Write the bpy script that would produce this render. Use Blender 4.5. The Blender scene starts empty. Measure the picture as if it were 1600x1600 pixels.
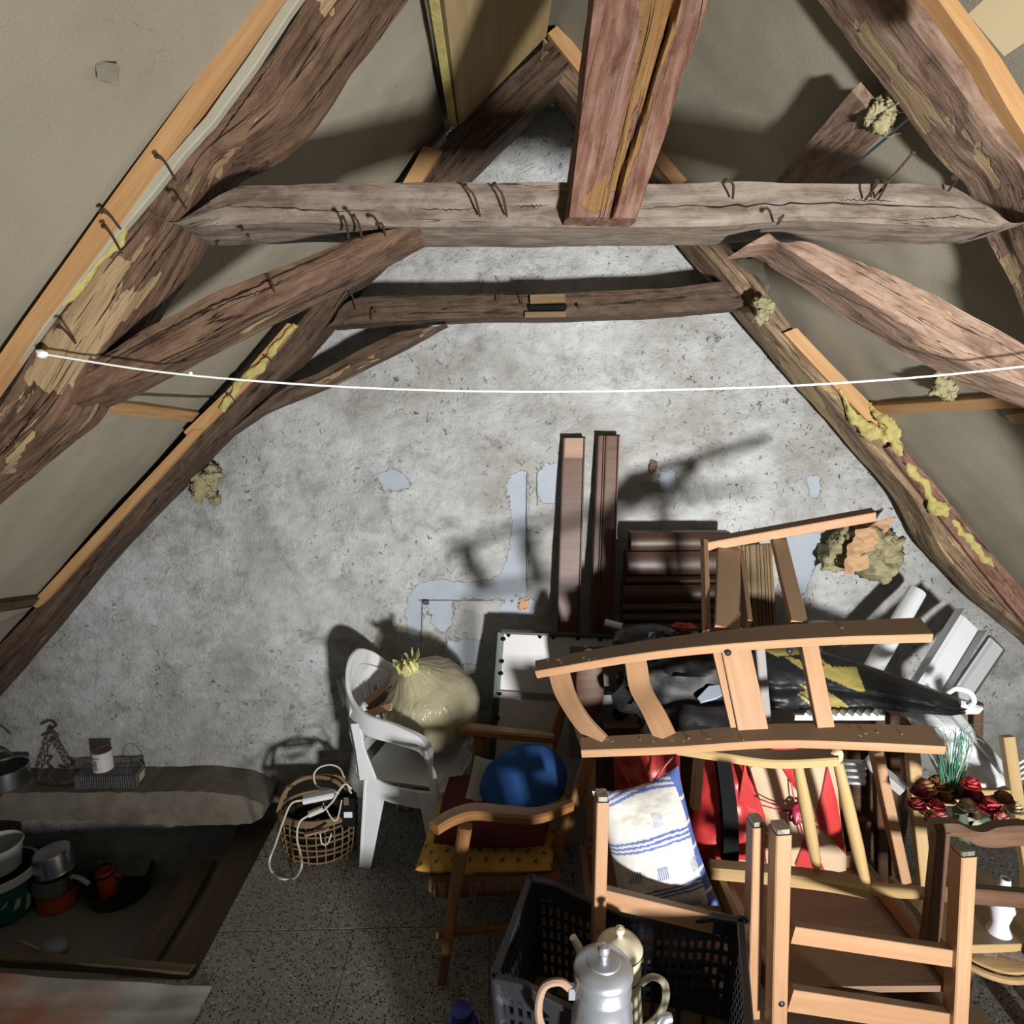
import bpy, math, random
import numpy as np
from mathutils import Vector, Matrix, Quaternion, noise

# ---------------------------------------------------------------- camera, light, exposure
SC = bpy.context.scene
COL = SC.collection
FPX, CAMH = 1000.0, 1.9
PITCH, YAW = math.atan(.160), math.atan(.030)
FW = np.array([math.sin(YAW)*math.cos(PITCH), math.cos(YAW)*math.cos(PITCH), -math.sin(PITCH)])
RT = np.array([math.cos(YAW), -math.sin(YAW), 0.0])
UP = np.cross(RT, FW)
CAM = np.array([0, 0, CAMH])
cd = bpy.data.cameras.new('camera'); cam = bpy.data.objects.new('camera', cd); COL.objects.link(cam)
cd.sensor_width = 36; cd.lens = 36*FPX/1600; cd.clip_start = .02
cam.matrix_world = Matrix(((RT[0], UP[0], -FW[0], 0), (RT[1], UP[1], -FW[1], 0), (RT[2], UP[2], -FW[2], CAMH), (0, 0, 0, 1)))
SC.camera = cam

W = bpy.data.worlds.new('world'); SC.world = W; W.use_nodes = True
W.node_tree.nodes['Background'].inputs[0].default_value = (.72, .86, 1, 1)
W.node_tree.nodes['Background'].inputs[1].default_value = .065
def area(name, loc, target, sx, sy, power, col):
    l = bpy.data.lights.new(name, 'AREA'); l.shape = 'RECTANGLE'; l.size = sx; l.size_y = sy; l.energy = power; l.color = col
    l.spread = math.radians(92)
    o = bpy.data.objects.new(name, l); COL.objects.link(o); o.location = loc
    o.rotation_euler = (Vector(target)-Vector(loc)).to_track_quat('-Z', 'Y').to_euler()
    return o
area('low_window_light', (1.34, -1.8, .5), (.74, 2.9, 2.05), .26, .30, 97, (1.0, .985, .955))
SC.view_settings.view_transform = 'Standard'; SC.view_settings.look = 'None'
SC.view_settings.gamma = 1; SC.view_settings.use_curve_mapping = False
SC.view_settings.exposure = 0.0

# ---------------------------------------------------------------- small maths
def ray(px, py): return FW*FPX + RT*(px-800) + UP*(800-py)
def P(px, py, Y):
    r = ray(px, py); return CAM + r*(Y/r[1])
def F(px, py, Z):
    r = ray(px, py); return CAM + r*((Z-CAMH)/r[2])
def A(*a): return np.array(a, float)
def unit(v): v = np.asarray(v, float); return v/max(1e-9, np.linalg.norm(v))
def fbm(p, o=4): return noise.fractal(Vector(p), 1.0, 2.0, o)
RND = random.Random(7)

# ---------------------------------------------------------------- mesh builder
WL = {}
class MB:
    def __init__(s): s.V = []; s.F = []; s.G = []; s.C = None
    def add(s, v, f, g=None):
        o = len(s.V); v = [tuple(map(float, q)) for q in v]
        s.V += v; s.F += [tuple(i+o for i in q) for q in f]
        s.G += ([tuple(map(float, q)) for q in g] if g is not None else v)
        return s
    def ring_sweep(s, rings, gs, closed=False, caps=True):
        n = len(rings[0]); m = len(rings); f = []
        for i in range(m if closed else m-1):
            j = (i+1) % m
            for k in range(n):
                k2 = (k+1) % n; f.append((i*n+k, i*n+k2, j*n+k2, j*n+k))
        if caps and not closed:
            f.append(tuple(range(n-1, -1, -1))); f.append(tuple((m-1)*n+k for k in range(n)))
        return s.add([q for r in rings for q in r], f, [q for r in gs for q in r])
    def path(s, pts, w, h, up=(0, 0, 1), ch=.12, closed=False):
        """rectangular chamfered section swept along pts; w across, h along up; w,h scalars or lists"""
        pts = [A(*p) for p in pts]; n = len(pts); rings = []; gs = []; L = 0
        off = RND.random()*20
        for i, p in enumerate(pts):
            a = pts[max(0, i-1)]; b = pts[min(n-1, i+1)]
            if closed: a = pts[i-1]; b = pts[(i+1) % n]
            t = unit(b-a); x = unit(np.cross(t, up)); z = np.cross(x, t)
            if i: L += np.linalg.norm(p-pts[i-1])
            ww = (w[i] if isinstance(w, (list, tuple)) else w)/2; hh = (h[i] if isinstance(h, (list, tuple)) else h)/2
            c = min(ww, hh)*2*ch
            prof = [(-ww+c, -hh), (ww-c, -hh), (ww, -hh+c), (ww, hh-c), (ww-c, hh), (-ww+c, hh), (-ww, hh-c), (-ww, -hh+c)]
            rings.append([p+x*q[0]+z*q[1] for q in prof]); gs.append([(L+off, q[0]+off, q[1]+off) for q in prof])
        return s.ring_sweep(rings, gs, closed)
    def bar(s, p0, p1, w, h, up=(0, 0, 1), ch=.12): return s.path([p0, p1], w, h, up, ch)
    def box(s, c, sx, sy, sz, rz=0, ch=.06, tilt=None):
        c = A(*c); d = A(0, 0, 1); y = A(-math.sin(rz), math.cos(rz), 0); x = A(math.cos(rz), math.sin(rz), 0)
        # sweep along local x
        return s.path([c-x*sx/2, c+x*sx/2], sy, sz, (0, 0, 1), ch)
    def tube(s, pts, r, n=8, closed=False):
        pts = [A(*p) for p in pts]; m = len(pts); rings = []; gs = []; L = 0; ref = None
        for i, p in enumerate(pts):
            a = pts[max(0, i-1)]; b = pts[min(m-1, i+1)]
            if closed: a = pts[i-1]; b = pts[(i+1) % m]
            t = unit(b-a)
            if ref is None:
                ref = A(0, 0, 1) if abs(t[2]) < .9 else A(1, 0, 0)
            x = unit(np.cross(t, ref)); y = np.cross(x, t); ref = y
            if i: L += np.linalg.norm(p-pts[i-1])
            rr = r[i] if isinstance(r, (list, tuple)) else r
            an = [2*math.pi*k/n for k in range(n)]
            rings.append([p+x*rr*math.cos(q)+y*rr*math.sin(q) for q in an])
            gs.append([(L, rr*math.cos(q), rr*math.sin(q)) for q in an])
        return s.ring_sweep(rings, gs, closed)
    def lathe(s, prof, c=(0, 0, 0), axis=(0, 0, 1), n=28, sx=1, sy=1, fl=0, flr=(9, 9)):
        c = A(*c); q = A(*axis); q = unit(q); R = np.array(Vector((0, 0, 1)).rotation_difference(Vector(q)).to_matrix())
        v = []; f = []
        for (r, z) in prof:
            for k in range(n):
                a = 2*math.pi*k/n; rr = max(r, 1e-5)
                if fl and flr[0] <= z <= flr[1]: rr *= 1-fl*abs(math.sin(a*n/4)) if n % 4 == 0 else 1
                v.append(c+R@A(rr*sx*math.cos(a), rr*sy*math.sin(a), z))
        for i in range(len(prof)-1):
            for k in range(n):
                k2 = (k+1) % n; f.append((i*n+k, i*n+k2, (i+1)*n+k2, (i+1)*n+k))
        return s.add(v, f)
    def blob(s, c, r, nu=20, nv=12, amp=0., fr=3., axes=None, seed=0, pw=1.):
        c = A(*c); v = []; f = []
        ax = np.eye(3) if axes is None else np.array(axes)
        for j in range(nv+1):
            th = math.pi*j/nv
            for i in range(nu):
                ph = 2*math.pi*i/nu
                d = A(math.sin(th)*math.cos(ph), math.sin(th)*math.sin(ph), math.cos(th))
                d2 = np.sign(d)*np.abs(d)**pw
                k = 1+amp*fbm(d*fr+seed*7.3, 4)
                l = d2*A(*r)*k
                v.append(c+ax[0]*l[0]+ax[1]*l[1]+ax[2]*l[2])
        for j in range(nv):
            for i in range(nu):
                i2 = (i+1) % nu; f.append((j*nu+i, (j+1)*nu+i, (j+1)*nu+i2, j*nu+i2))
        return s.add(v, f)
    def prism(s, pts, vec, g=None):
        pts = [A(*p) for p in pts]; n = len(pts); vec = A(*vec)
        v = pts+[p+vec for p in pts]
        f = [tuple(range(n)), tuple(range(2*n-1, n-1, -1))]+[(i, (i+1) % n, (i+1) % n+n, i+n)[::-1] for i in range(n)]
        return s.add(v, f, g)
    def build(s, name, mat, parent=None, base=None, sharp=40, label=None, col=None):
        V = np.array(s.V)
        if parent is not None: o0 = A(*WL[parent.name])
        elif base is not None: o0 = A(*base)
        else:
            mn, mx = V.min(0), V.max(0); o0 = A((mn[0]+mx[0])/2, (mn[1]+mx[1])/2, mn[2])
        me = bpy.data.meshes.new(name); me.from_pydata((V-o0).tolist(), [], s.F); 
        me.validate(); 
        if len(me.vertices) == len(s.G):
            a = me.attributes.new('g', 'FLOAT_VECTOR', 'POINT'); a.data.foreach_set('vector', np.array(s.G, dtype=np.float32).ravel())
        if col is not None:
            a = me.attributes.new('col', 'FLOAT_COLOR', 'POINT')
            a.data.foreach_set('color', np.array([(*c, 1) for c in col], dtype=np.float32).ravel())
        import bmesh
        bm = bmesh.new(); bm.from_mesh(me); bmesh.ops.recalc_face_normals(bm, faces=bm.faces); bm.to_mesh(me); bm.free()
        if not sharp: me.polygons.foreach_set('use_smooth', [True]*len(me.polygons))
        if sharp:
            me.polygons.foreach_set('use_smooth', [True]*len(me.polygons)); me.set_sharp_from_angle(angle=math.radians(sharp))
        me.materials.append(mat)
        ob = bpy.data.objects.new(name, me); COL.objects.link(ob)
        if parent is not None: ob.parent = parent
        else: ob.location = o0
        WL[ob.name] = tuple(o0)
        if label: ob['label'] = label
        return ob
def tag(o, label, cat, group=None):
    o['label'] = label; o['category'] = cat
    if group: o['group'] = group
    return o
def thing(name, loc, label, cat, group=None):
    o = bpy.data.objects.new(name, None); COL.objects.link(o); o.location = loc; o.empty_display_size = .05
    WL[o.name] = tuple(loc)
    return tag(o, label, cat, group)
def text(body, size, depth, mat, parent, loc, rot, align='LEFT', name='lettering'):
    cu = bpy.data.curves.new(name, 'FONT'); cu.body = body; cu.size = size; cu.extrude = depth; cu.align_x = align
    tmp = bpy.data.objects.new('tmp_text', cu); COL.objects.link(tmp); bpy.context.view_layer.update()
    me = bpy.data.meshes.new_from_object(tmp.evaluated_get(bpy.context.evaluated_depsgraph_get())); bpy.data.objects.remove(tmp)
    me.materials.clear(); me.materials.append(mat); o = bpy.data.objects.new(name, me); COL.objects.link(o); o.parent = parent; o.location = loc; o.rotation_euler = rot; return o
def struct(o): o['kind'] = 'structure'; return o
def stuff(o): o['kind'] = 'stuff'; return o
def lerp(a, b, t): return A(*a)*(1-t)+A(*b)*t
def resample(pts, n):
    pts = np.array(pts, float); d = np.r_[0, np.cumsum(np.linalg.norm(np.diff(pts, axis=0), axis=1))]
    t = np.linspace(0, d[-1], n); return np.stack([np.interp(t, d, pts[:, k]) for k in range(pts.shape[1])], 1)
def smooth_pts(pts, n):
    """Catmull-Rom through pts"""
    p = [A(*q) for q in pts]; p = [2*p[0]-p[1]]+p+[2*p[-1]-p[-2]]; out = []
    segs = len(p)-3
    for i in range(n):
        u = i/(n-1)*segs; k = min(int(u), segs-1); t = u-k
        a, b, c, d = p[k:k+4]
        out.append(.5*((2*b)+(-a+c)*t+(2*a-5*b+4*c-d)*t*t+(-a+3*b-3*c+d)*t**3))
    return out

# ---------------------------------------------------------------- materials
class NT:
    def __init__(s, name):
        s.m = bpy.data.materials.new(name); s.m.use_nodes = True; s.t = s.m.node_tree; s.t.nodes.clear()
        s.out = s.t.nodes.new('ShaderNodeOutputMaterial'); s.b = s.t.nodes.new('ShaderNodeBsdfPrincipled')
        s.t.links.new(s.b.outputs[0], s.out.inputs[0])
    def n(s, typ, ins=None, **pr):
        x = s.t.nodes.new(typ)
        for k, v in pr.items(): setattr(x, k, v)
        for k, v in (ins or {}).items(): s.set(x.inputs[k], v)
        return x
    def set(s, sock, v):
        if isinstance(v, bpy.types.NodeSocket): s.t.links.new(v, sock)
        elif isinstance(v, bpy.types.Node): s.t.links.new(v.outputs[0], sock)
        else:
            if isinstance(v, (tuple, list)) and len(v) == 3 and sock.type == 'RGBA': v = (*v, 1)
            sock.default_value = v
    def attr(s, name, out='Vector'): return s.n('ShaderNodeAttribute', attribute_name=name).outputs[out]
    def obj(s): return s.n('ShaderNodeTexCoord').outputs['Object']
    def map(s, vec, sc): return s.n('ShaderNodeMapping', {'Vector': vec, 'Scale': sc}).outputs[0]
    def noise(s, vec, scale, detail=5, rough=.55, dist=0.):
        return s.n('ShaderNodeTexNoise', {'Vector': vec, 'Scale': scale, 'Detail': detail, 'Roughness': rough, 'Distortion': dist}).outputs[0]
    def vor(s, vec, scale, out='Distance', **k): return s.n('ShaderNodeTexVoronoi', {'Vector': vec, 'Scale': scale}, **k).outputs[out]
    def ramp(s, fac, stops):
        r = s.n('ShaderNodeValToRGB', {'Fac': fac}); e = r.color_ramp.elements
        while len(e) < len(stops): e.new(.5)
        for q, (p, c) in zip(e, stops): q.position = p; q.color = (*c, 1) if not isinstance(c, (int, float)) else (c, c, c, 1)
        return r.outputs[0]
    def mix(s, fac, a, b, mode='MIX'):
        x = s.n('ShaderNodeMix', data_type='RGBA', blend_type=mode); s.set(x.inputs[0], fac); s.set(x.inputs[6], a); s.set(x.inputs[7], b); return x.outputs[2]
    def math(s, op, a, b=0.): 
        x = s.n('ShaderNodeMath', operation=op); s.set(x.inputs[0], a); s.set(x.inputs[1], b); return x.outputs[0]
    def bump(s, h, strength=.3, dist=.01):
        x = s.n('ShaderNodeBump', {'Height': h, 'Strength': strength, 'Distance': dist}); s.set(s.b.inputs['Normal'], x.outputs[0])
    def fin(s, col, rough=.7, metal=0., spec=.5, **k):
        s.set(s.b.inputs['Base Color'], col); s.set(s.b.inputs['Roughness'], rough); s.set(s.b.inputs['Metallic'], metal); s.set(s.b.inputs['Specular IOR Level'], spec)
        for q, v in k.items(): s.set(s.b.inputs[q.replace('_', ' ')], v)
        return s.m

def wood(name, dark, mid, light, worn=None, worn_t=.62, along=1.6, across=22., rough=.75, bump=.35, crack=0., fine=1., top_shade_dust=0., spec=.3, bdist=.006, blotch=0.):
    s = NT(name); g = s.attr('g')
    big = s.noise(s.map(g, (1.2, 6, 6)), 1.7, 4)
    blot = s.noise(s.map(g, (5, 12, 12)), 2.3, 8, .7, .5)
    gr = s.noise(s.map(g, (along, across, across)), 2.0, 8, .62, .35)
    c = s.ramp(gr, [(.28, dark), (.5, mid), (.72, light)])
    c = s.mix(s.ramp(big, [(.35, 0.), (.68, .6)]), c, s.mix(.5, dark, mid))
    if blotch:
        c = s.mix(s.math('MULTIPLY', s.ramp(blot, [(.46, 0.), (.70, 1.)]), blotch), c, light)
        c = s.mix(s.math('MULTIPLY', s.ramp(blot, [(.30, 1.), (.47, 0.)]), blotch), c, [q*.7 for q in dark])
    h = s.math('ADD', s.math('ADD', gr, s.math('MULTIPLY', blot, .5 if blotch else 0.)), s.math('MULTIPLY', big, .4))
    if worn:
        wn = s.math('ADD', s.noise(s.map(g, (2.2, 10, 10)), 1.5, 7, .6, .6), s.math('MULTIPLY', s.attr('wear', 'Fac'), .21))
        w = s.ramp(wn, [(worn_t, 0.), (worn_t+.035, 1.)])
        wc = s.mix(s.noise(s.map(g, (3, 40, 40)), 2., 4), worn, [q*.55 for q in worn])
        c = s.mix(w, c, wc); h = s.math('SUBTRACT', h, s.math('MULTIPLY', w, .5))
    if crack:
        cr = s.noise(s.map(g, (.42, 13, 13)), 1.3, 4, .6, .15)
        k = s.math('ABSOLUTE', s.math('SUBTRACT', cr, .5)); k = s.ramp(k, [(0., 1.), (crack, 0.)])
        c = s.mix(k, c, [q*.18 for q in dark]); h = s.math('SUBTRACT', h, s.math('MULTIPLY', k, 1.2))
    if top_shade_dust:
        nz = s.n('ShaderNodeSeparateXYZ', {0: s.n('ShaderNodeNewGeometry').outputs['Normal']}).outputs[2]
        d = s.math('MULTIPLY', s.ramp(nz, [(.55, 0.), (.9, 1.)]), top_shade_dust)
        c = s.mix(d, c, (.17, .115, .075))  # brown on upward faces: shade painted on pine chair tops, dust elsewhere
    s.bump(h, bump, bdist)
    return s.fin(c, rough, spec=spec)

def plain(name, col, rough=.5, metal=0., var=.12, scale=9., bump=.0, spec=.5, dirt=None, dirt_t=.55, bscale=60, **k):
    s = NT(name); o = s.obj(); nz = s.noise(o, scale, 5)
    c = s.mix(nz, [q*(1-var) for q in col], [min(1, q*(1+var)) for q in col])
    if dirt: c = s.mix(s.ramp(s.noise(o, scale*.7, 7, .65), [(dirt_t, 0.), (dirt_t+.18, .85)]), c, dirt)
    if bump: s.bump(s.noise(o, bscale, 4), bump, .004)
    return s.fin(c, rough, metal, spec, **k)

def coloured(name, rough=.85, bump=.25, bscale=900, bdist=.002, spec=.2, **k):
    s = NT(name); c = s.attr('col', 'Color')
    o = s.obj(); c = s.mix(s.math('MULTIPLY', s.noise(o, 14, 5), .15), c, s.mix(1., c, (.55, .5, .45), 'MULTIPLY'))
    s.bump(s.noise(o, bscale, 2), bump, bdist)
    return s.fin(c, rough, spec=spec, **k)

M = {}
M['timber'] = wood('old_timber', (.045, .023, .014), (.125, .068, .041), (.215, .135, .085), worn=(.44, .31, .17), worn_t=.615, crack=.008, bump=.7, bdist=.012, blotch=.75)
M['timber_dark'] = wood('dark_timber', (.03, .018, .012), (.076, .047, .031), (.14, .092, .06), worn=(.32, .21, .11), worn_t=.67, crack=.007, bump=.6, bdist=.012, blotch=.7)
M['timber_grey'] = wood('grey_timber', (.072, .05, .037), (.165, .127, .10), (.285, .24, .20), worn=(.30, .20, .13), worn_t=.64, crack=.003, bump=.5, bdist=.01, blotch=.7)
M['timber_red'] = wood('red_timber', (.085, .034, .021), (.19, .09, .06), (.30, .19, .15), worn=(.30, .16, .06), worn_t=.61, crack=.008, bump=.7, bdist=.014, blotch=.65)
M['timber_pink'] = wood('pinkish_timber', (.09, .052, .036), (.225, .14, .098), (.35, .25, .19), worn=(.44, .31, .18), worn_t=.60, crack=.004, bump=.6, bdist=.012, blotch=.75)
M['timber_tan'] = wood('tan_timber', (.075, .046, .027), (.19, .125, .075), (.30, .215, .14), worn=(.42, .31, .17), worn_t=.59, crack=.006, bump=.65, bdist=.012, blotch=.75)
M['batten'] = wood('new_batten', (.34, .18, .075), (.44, .25, .11), (.53, .325, .16), worn=(.24, .12, .05), worn_t=.74, bump=.15, rough=.6)
M['pine'] = wood('pine_chair', (.32, .172, .088), (.395, .226, .124), (.47, .29, .168), along=.9, across=14, bump=.08, rough=.42, top_shade_dust=.85, spec=.45)
M['pine_yellow'] = wood('yellow_pine', (.37, .25, .11), (.45, .315, .15), (.51, .375, .20), along=.8, across=12, bump=.06, rough=.4, top_shade_dust=.6, spec=.45)
M['brown_varnish'] = wood('brown_varnished_wood', (.06, .026, .015), (.105, .05, .031), (.15, .075, .048), along=.8, across=16, bump=.08, rough=.45, spec=.35)
M['brown_dark'] = wood('dark_moulded_wood', (.03, .014, .009), (.055, .028, .018), (.08, .042, .028), along=.8, across=16, bump=.06, rough=.42, spec=.35)
M['orange_varnish'] = wood('armchair_wood', (.15, .065, .021), (.26, .125, .043), (.38, .20, .075), along=1., across=15, bump=.1, rough=.35, spec=.5)
M['dark_chair'] = wood('dark_carved_wood', (.055, .028, .017), (.11, .058, .035), (.17, .095, .06), along=1., across=18, bump=.15, rough=.45, top_shade_dust=.5)
M['table'] = wood('dusty_table_top', (.13, .075, .045), (.22, .135, .085), (.30, .19, .125), along=.8, across=10, bump=.15, rough=.7, top_shade_dust=.5)
M['plank'] = wood('pit_plank', (.06, .045, .026), (.11, .082, .05), (.16, .125, .078), worn=(.20, .15, .08), worn_t=.66, bump=.4)
M['olive_wood'] = wood('olive_reeded_wood', (.10, .06, .025), (.17, .11, .05), (.24, .16, .08), along=.6, across=10, bump=.1, rough=.4)
M['top_shade_dust'] = None

def m_plaster():
    s = NT('plaster_wall'); o = s.obj(); big = s.noise(o, 1.4, 6, .6); mid = s.noise(o, 5.5, 8, .65, .4)
    c = s.ramp(mid, [(.3, (.255, .25, .238)), (.46, (.445, .452, .452)), (.7, (.60, .622, .645))])
    c = s.mix(s.ramp(big, [(.46, 0.), (.64, .8)]), c, (.29, .28, .25))
    c = s.mix(s.ramp(s.noise(o, 2.6, 5), [(.55, 0.), (.75, .6)]), c, (.62, .63, .65))
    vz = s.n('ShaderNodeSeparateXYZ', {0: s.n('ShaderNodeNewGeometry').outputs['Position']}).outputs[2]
    low_dark = s.math('MULTIPLY', s.ramp(vz, [(0., 1.), (.55, 0.)]), s.ramp(mid, [(.3, 1.), (.8, .35)]))
    c = s.mix(s.math('MULTIPLY', low_dark, .7), c, (.23, .21, .18))  # plaster colour darkens unevenly towards the floor
    pt = s.math('ADD', s.attr('patch', 'Fac'), s.math('MULTIPLY', s.math('SUBTRACT', s.noise(o, 24, 8, .72), .5), 1.5))
    pm = s.ramp(pt, [(.5, 0.), (.53, 1.)])
    edge = s.ramp(s.math('ABSOLUTE', s.math('SUBTRACT', pt, .49)), [(0., .8), (.035, 0.)])
    c = s.mix(pm, c, s.mix(s.noise(o, 9, 4), (.30, .335, .385), (.39, .43, .49)))
    c = s.mix(edge, c, (.24, .225, .20))
    pits = s.noise(o, 42, 6, .7, .8); pm2 = s.ramp(pits, [(.61, 0.), (.68, .8)])
    reg = s.ramp(s.noise(o, 3.2, 3), [(.42, 0.), (.6, 1.)])
    pm2 = s.math('MULTIPLY', s.math('MULTIPLY', pm2, reg), s.math('SUBTRACT', 1., pm))
    c = s.mix(pm2, c, (.2, .19, .165))
    lh = s.noise(s.map(o, (1, 1, 1.35)), 19, 9, .68, .5)
    h = s.math('ADD', s.math('MULTIPLY', lh, .8), s.math('MULTIPLY', s.noise(o, 70, 5, .6), .35))
    h = s.mix(s.math('MULTIPLY', pm, .92), h, (.3, .3, .3)); h = s.math('SUBTRACT', h, s.math('MULTIPLY', pm2, .6))
    s.bump(h, .95, .022)
    return s.fin(c, .93, spec=.15)
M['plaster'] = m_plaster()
def m_board():
    s = NT('roof_fibreboard'); o = s.obj()
    c = s.ramp(s.noise(o, 2.2, 6, .6), [(.3, (.265, .24, .185)), (.7, (.35, .32, .255))])
    c = s.mix(s.ramp(s.noise(o, 7, 7, .7), [(.6, 0.), (.75, .5)]), c, (.21, .185, .14))
    sc = s.noise(s.map(o, (6, 1, 6)), 3, 3, .5, 1.); k = s.ramp(s.math('ABSOLUTE', s.math('SUBTRACT', sc, .42)), [(0., .55), (.004, 0.)])
    c = s.mix(s.math('MULTIPLY', k, s.ramp(s.noise(o, 3, 2), [(.55, 0.), (.7, 1.)])), c, (.12, .10, .07))
    s.bump(s.math('ADD', s.noise(o, 180, 3), s.math('MULTIPLY', s.noise(o, 5, 4), 2.)), .18, .006)
    return s.fin(c, .95, spec=.1)
M['board'] = m_board()
def m_terrazzo():
    s = NT('terrazzo_tile'); o = s.n('ShaderNodeNewGeometry').outputs['Position']
    c = s.ramp(s.noise(o, 3, 6), [(.3, (.21, .20, .18)), (.7, (.30, .285, .26))])
    for sc, th, thr, col in ((85, .36, .55, (.03, .03, .033)), (70, .33, .74, (.44, .41, .36)), (130, .38, .62, (.05, .048, .045)), (110, .34, .78, (.40, .38, .34))):
        w = s.n('ShaderNodeVectorMath', {0: o, 1: s.n('ShaderNodeVectorMath', {0: s.n('ShaderNodeTexNoise', {'Vector': o, 'Scale': sc*1.1}).outputs['Color'], 1: (.012, .012, .012)}, operation='MULTIPLY').outputs[0]}, operation='ADD').outputs[0]
        v = s.n('ShaderNodeTexVoronoi', {'Vector': w, 'Scale': sc})
        m = s.math('MULTIPLY', s.math('LESS_THAN', v.outputs['Distance'], th), s.math('GREATER_THAN', s.n('ShaderNodeSeparateColor', {0: v.outputs['Color']}).outputs[0], thr))
        c = s.mix(m, c, col)
    c = s.mix(s.ramp(s.noise(o, 1.7, 6, .65), [(.5, 0.), (.75, .55)]), c, (.15, .13, .105))
    s.bump(s.noise(o, 60, 4), .1, .003)
    return s.fin(c, .62, spec=.3)
M['terrazzo'] = m_terrazzo()
M['terrazzo_edge'] = plain('terrazzo_edge', (.22, .21, .19), .9, bump=.3)
M['concrete'] = plain('rough_concrete', (.155, .135, .11), .95, var=.4, scale=7, bump=.7, bscale=28, dirt=(.10, .075, .055), dirt_t=.5)
M['pitfloor'] = plain('pit_floor', (.075, .065, .055), .95, var=.4, scale=8, bump=.5)
M['wool_yellow'] = plain('yellow_mineral_wool', (.43, .37, .14), .95, var=.35, scale=25, bump=.9, bscale=140, spec=.05, dirt=(.25, .22, .12), dirt_t=.6)
M['wool_green'] = plain('old_mineral_wool', (.31, .28, .165), .95, var=.5, scale=30, bump=.9, bscale=140, spec=.05, dirt=(.07, .065, .05), dirt_t=.52)
M['kraft'] = plain('kraft_paper', (.46, .29, .16), .8, var=.15, bump=.3, bscale=30)
M['paper_grey'] = plain('grey_lining_paper', (.34, .32, .25), .85, var=.15, bump=.2)
M['ply'] = wood('pale_plywood', (.24, .17, .08), (.31, .225, .11), (.38, .29, .155), along=1, across=6, bump=.1)
M['cream_board'] = plain('cream_foam_board', (.66, .54, .33), .8, var=.06)
M['white_plastic'] = plain('white_plastic', (.70, .71, .74), .38, var=.05, dirt=(.40, .37, .32), dirt_t=.62, scale=6)
M['white_pvc'] = plain('white_pvc', (.70, .72, .76), .45, var=.04, dirt=(.5, .48, .45), dirt_t=.64)
M['grey_pvc'] = plain('grey_pvc', (.46, .47, .48), .5, var=.06)
M['black_plastic'] = plain('black_plastic', (.022, .023, .028), .42, var=.3, scale=20, dirt=(.13, .13, .145), dirt_t=.60)
M['black'] = plain('black_matt', (.008, .008, .009), .9, var=.3, spec=.1)
M['black_bag'] = plain('black_plastic_film', (.010, .010, .011), .5, var=.3, spec=.3, bump=.4, bscale=22)
M['steel'] = plain('worn_steel', (.52, .53, .55), .3, 1., var=.15, scale=12, bump=.03)
M['alu'] = plain('aluminium', (.56, .59, .66), .36, .72, var=.1, scale=14, bump=.04, dirt=(.30, .28, .27), dirt_t=.66)
M['iron'] = plain('rusty_iron', (.07, .052, .043), .7, .3, var=.4, scale=40, bump=.4)
M['nail'] = plain('rusty_nail', (.06, .035, .024), .7, .4, var=.3)
M['cream_enamel'] = plain('cream_enamel', (.66, .61, .45), .22, var=.04, dirt=(.30, .19, .10), dirt_t=.70, scale=5)
M['green_enamel'] = plain('dark_green_enamel', (.04, .055, .04), .3)
M['orange_enamel'] = plain('orange_enamel', (.50, .075, .022), .35, var=.15)
M['black_enamel'] = plain('black_enamel', (.02, .018, .018), .3, var=.3, scale=14)
M['rust_wood'] = wood('pot_handle_wood', (.22, .13, .085), (.34, .22, .155), (.44, .31, .23), bump=.1)
M['green_tub'] = plain('green_plastic', (.015, .13, .11), .4)
M['teal'] = plain('teal_plastic', (.015, .10, .14), .4)
M['blue_plastic'] = plain('blue_plastic', (.02, .03, .32), .35)
M['white_cord'] = plain('cream_cord', (.62, .59, .49), .5, var=.05)
M['string'] = plain('white_string', (.86, .87, .88), .6, var=.03)
M['cane'] = wood('cane', (.12, .075, .038), (.21, .14, .075), (.30, .21, .115), along=4, across=60, bump=.2, rough=.6)
M['rush'] = wood('rush_weave', (.10, .05, .025), (.17, .09, .05), (.24, .14, .08), along=3, across=80, bump=.5)
M['burgundy'] = plain('burgundy_velvet', (.075, .016, .018), .9, var=.25, spec=.1, bump=.3, bscale=200)
M['blue_fabric'] = plain('blue_felt', (.022, .068, .21), .95, var=.3, scale=6, bump=.25, bscale=300, spec=.1)
M['grey_fabric'] = plain('grey_backing', (.26, .24, .24), .9, var=.15)
M['red_fabric'] = plain('red_nylon', (.42, .04, .034), .42, var=.2, scale=4, bump=.35, bscale=12)
M['red_satin'] = plain('red_satin', (.46, .036, .036), .35, var=.2, scale=6, bump=.3, bscale=16)
M['burg_ribbon'] = plain('burgundy_ribbon', (.28, .01, .045), .45)
M['beige_fabric'] = plain('beige_fabric', (.50, .365, .245), .8, var=.08, bump=.2, bscale=8)
M['fabric_col'] = coloured('printed_fabric')
M['bag_col'] = coloured('bag_print', rough=.4, bump=.35, bscale=26, bdist=.006, spec=.4)
M['card_col'] = coloured('stained_cardboard', rough=.85, bump=.2, bscale=40, bdist=.002)
M['china'] = plain('white_china', (.72, .73, .80), .12, var=.03)
M['rattan'] = wood('rattan_seat', (.30, .18, .08), (.42, .27, .13), (.52, .35, .19), along=3, across=30, bump=.3)
M['rag'] = plain('dusty_cloth', (.24, .185, .16), .95, var=.5, scale=18, bump=.9, bscale=40, dirt=(.45, .38, .32), dirt_t=.6)
M['petal_red'] = plain('red_petal', (.52, .05, .06), .6, var=.3, scale=30)
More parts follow.
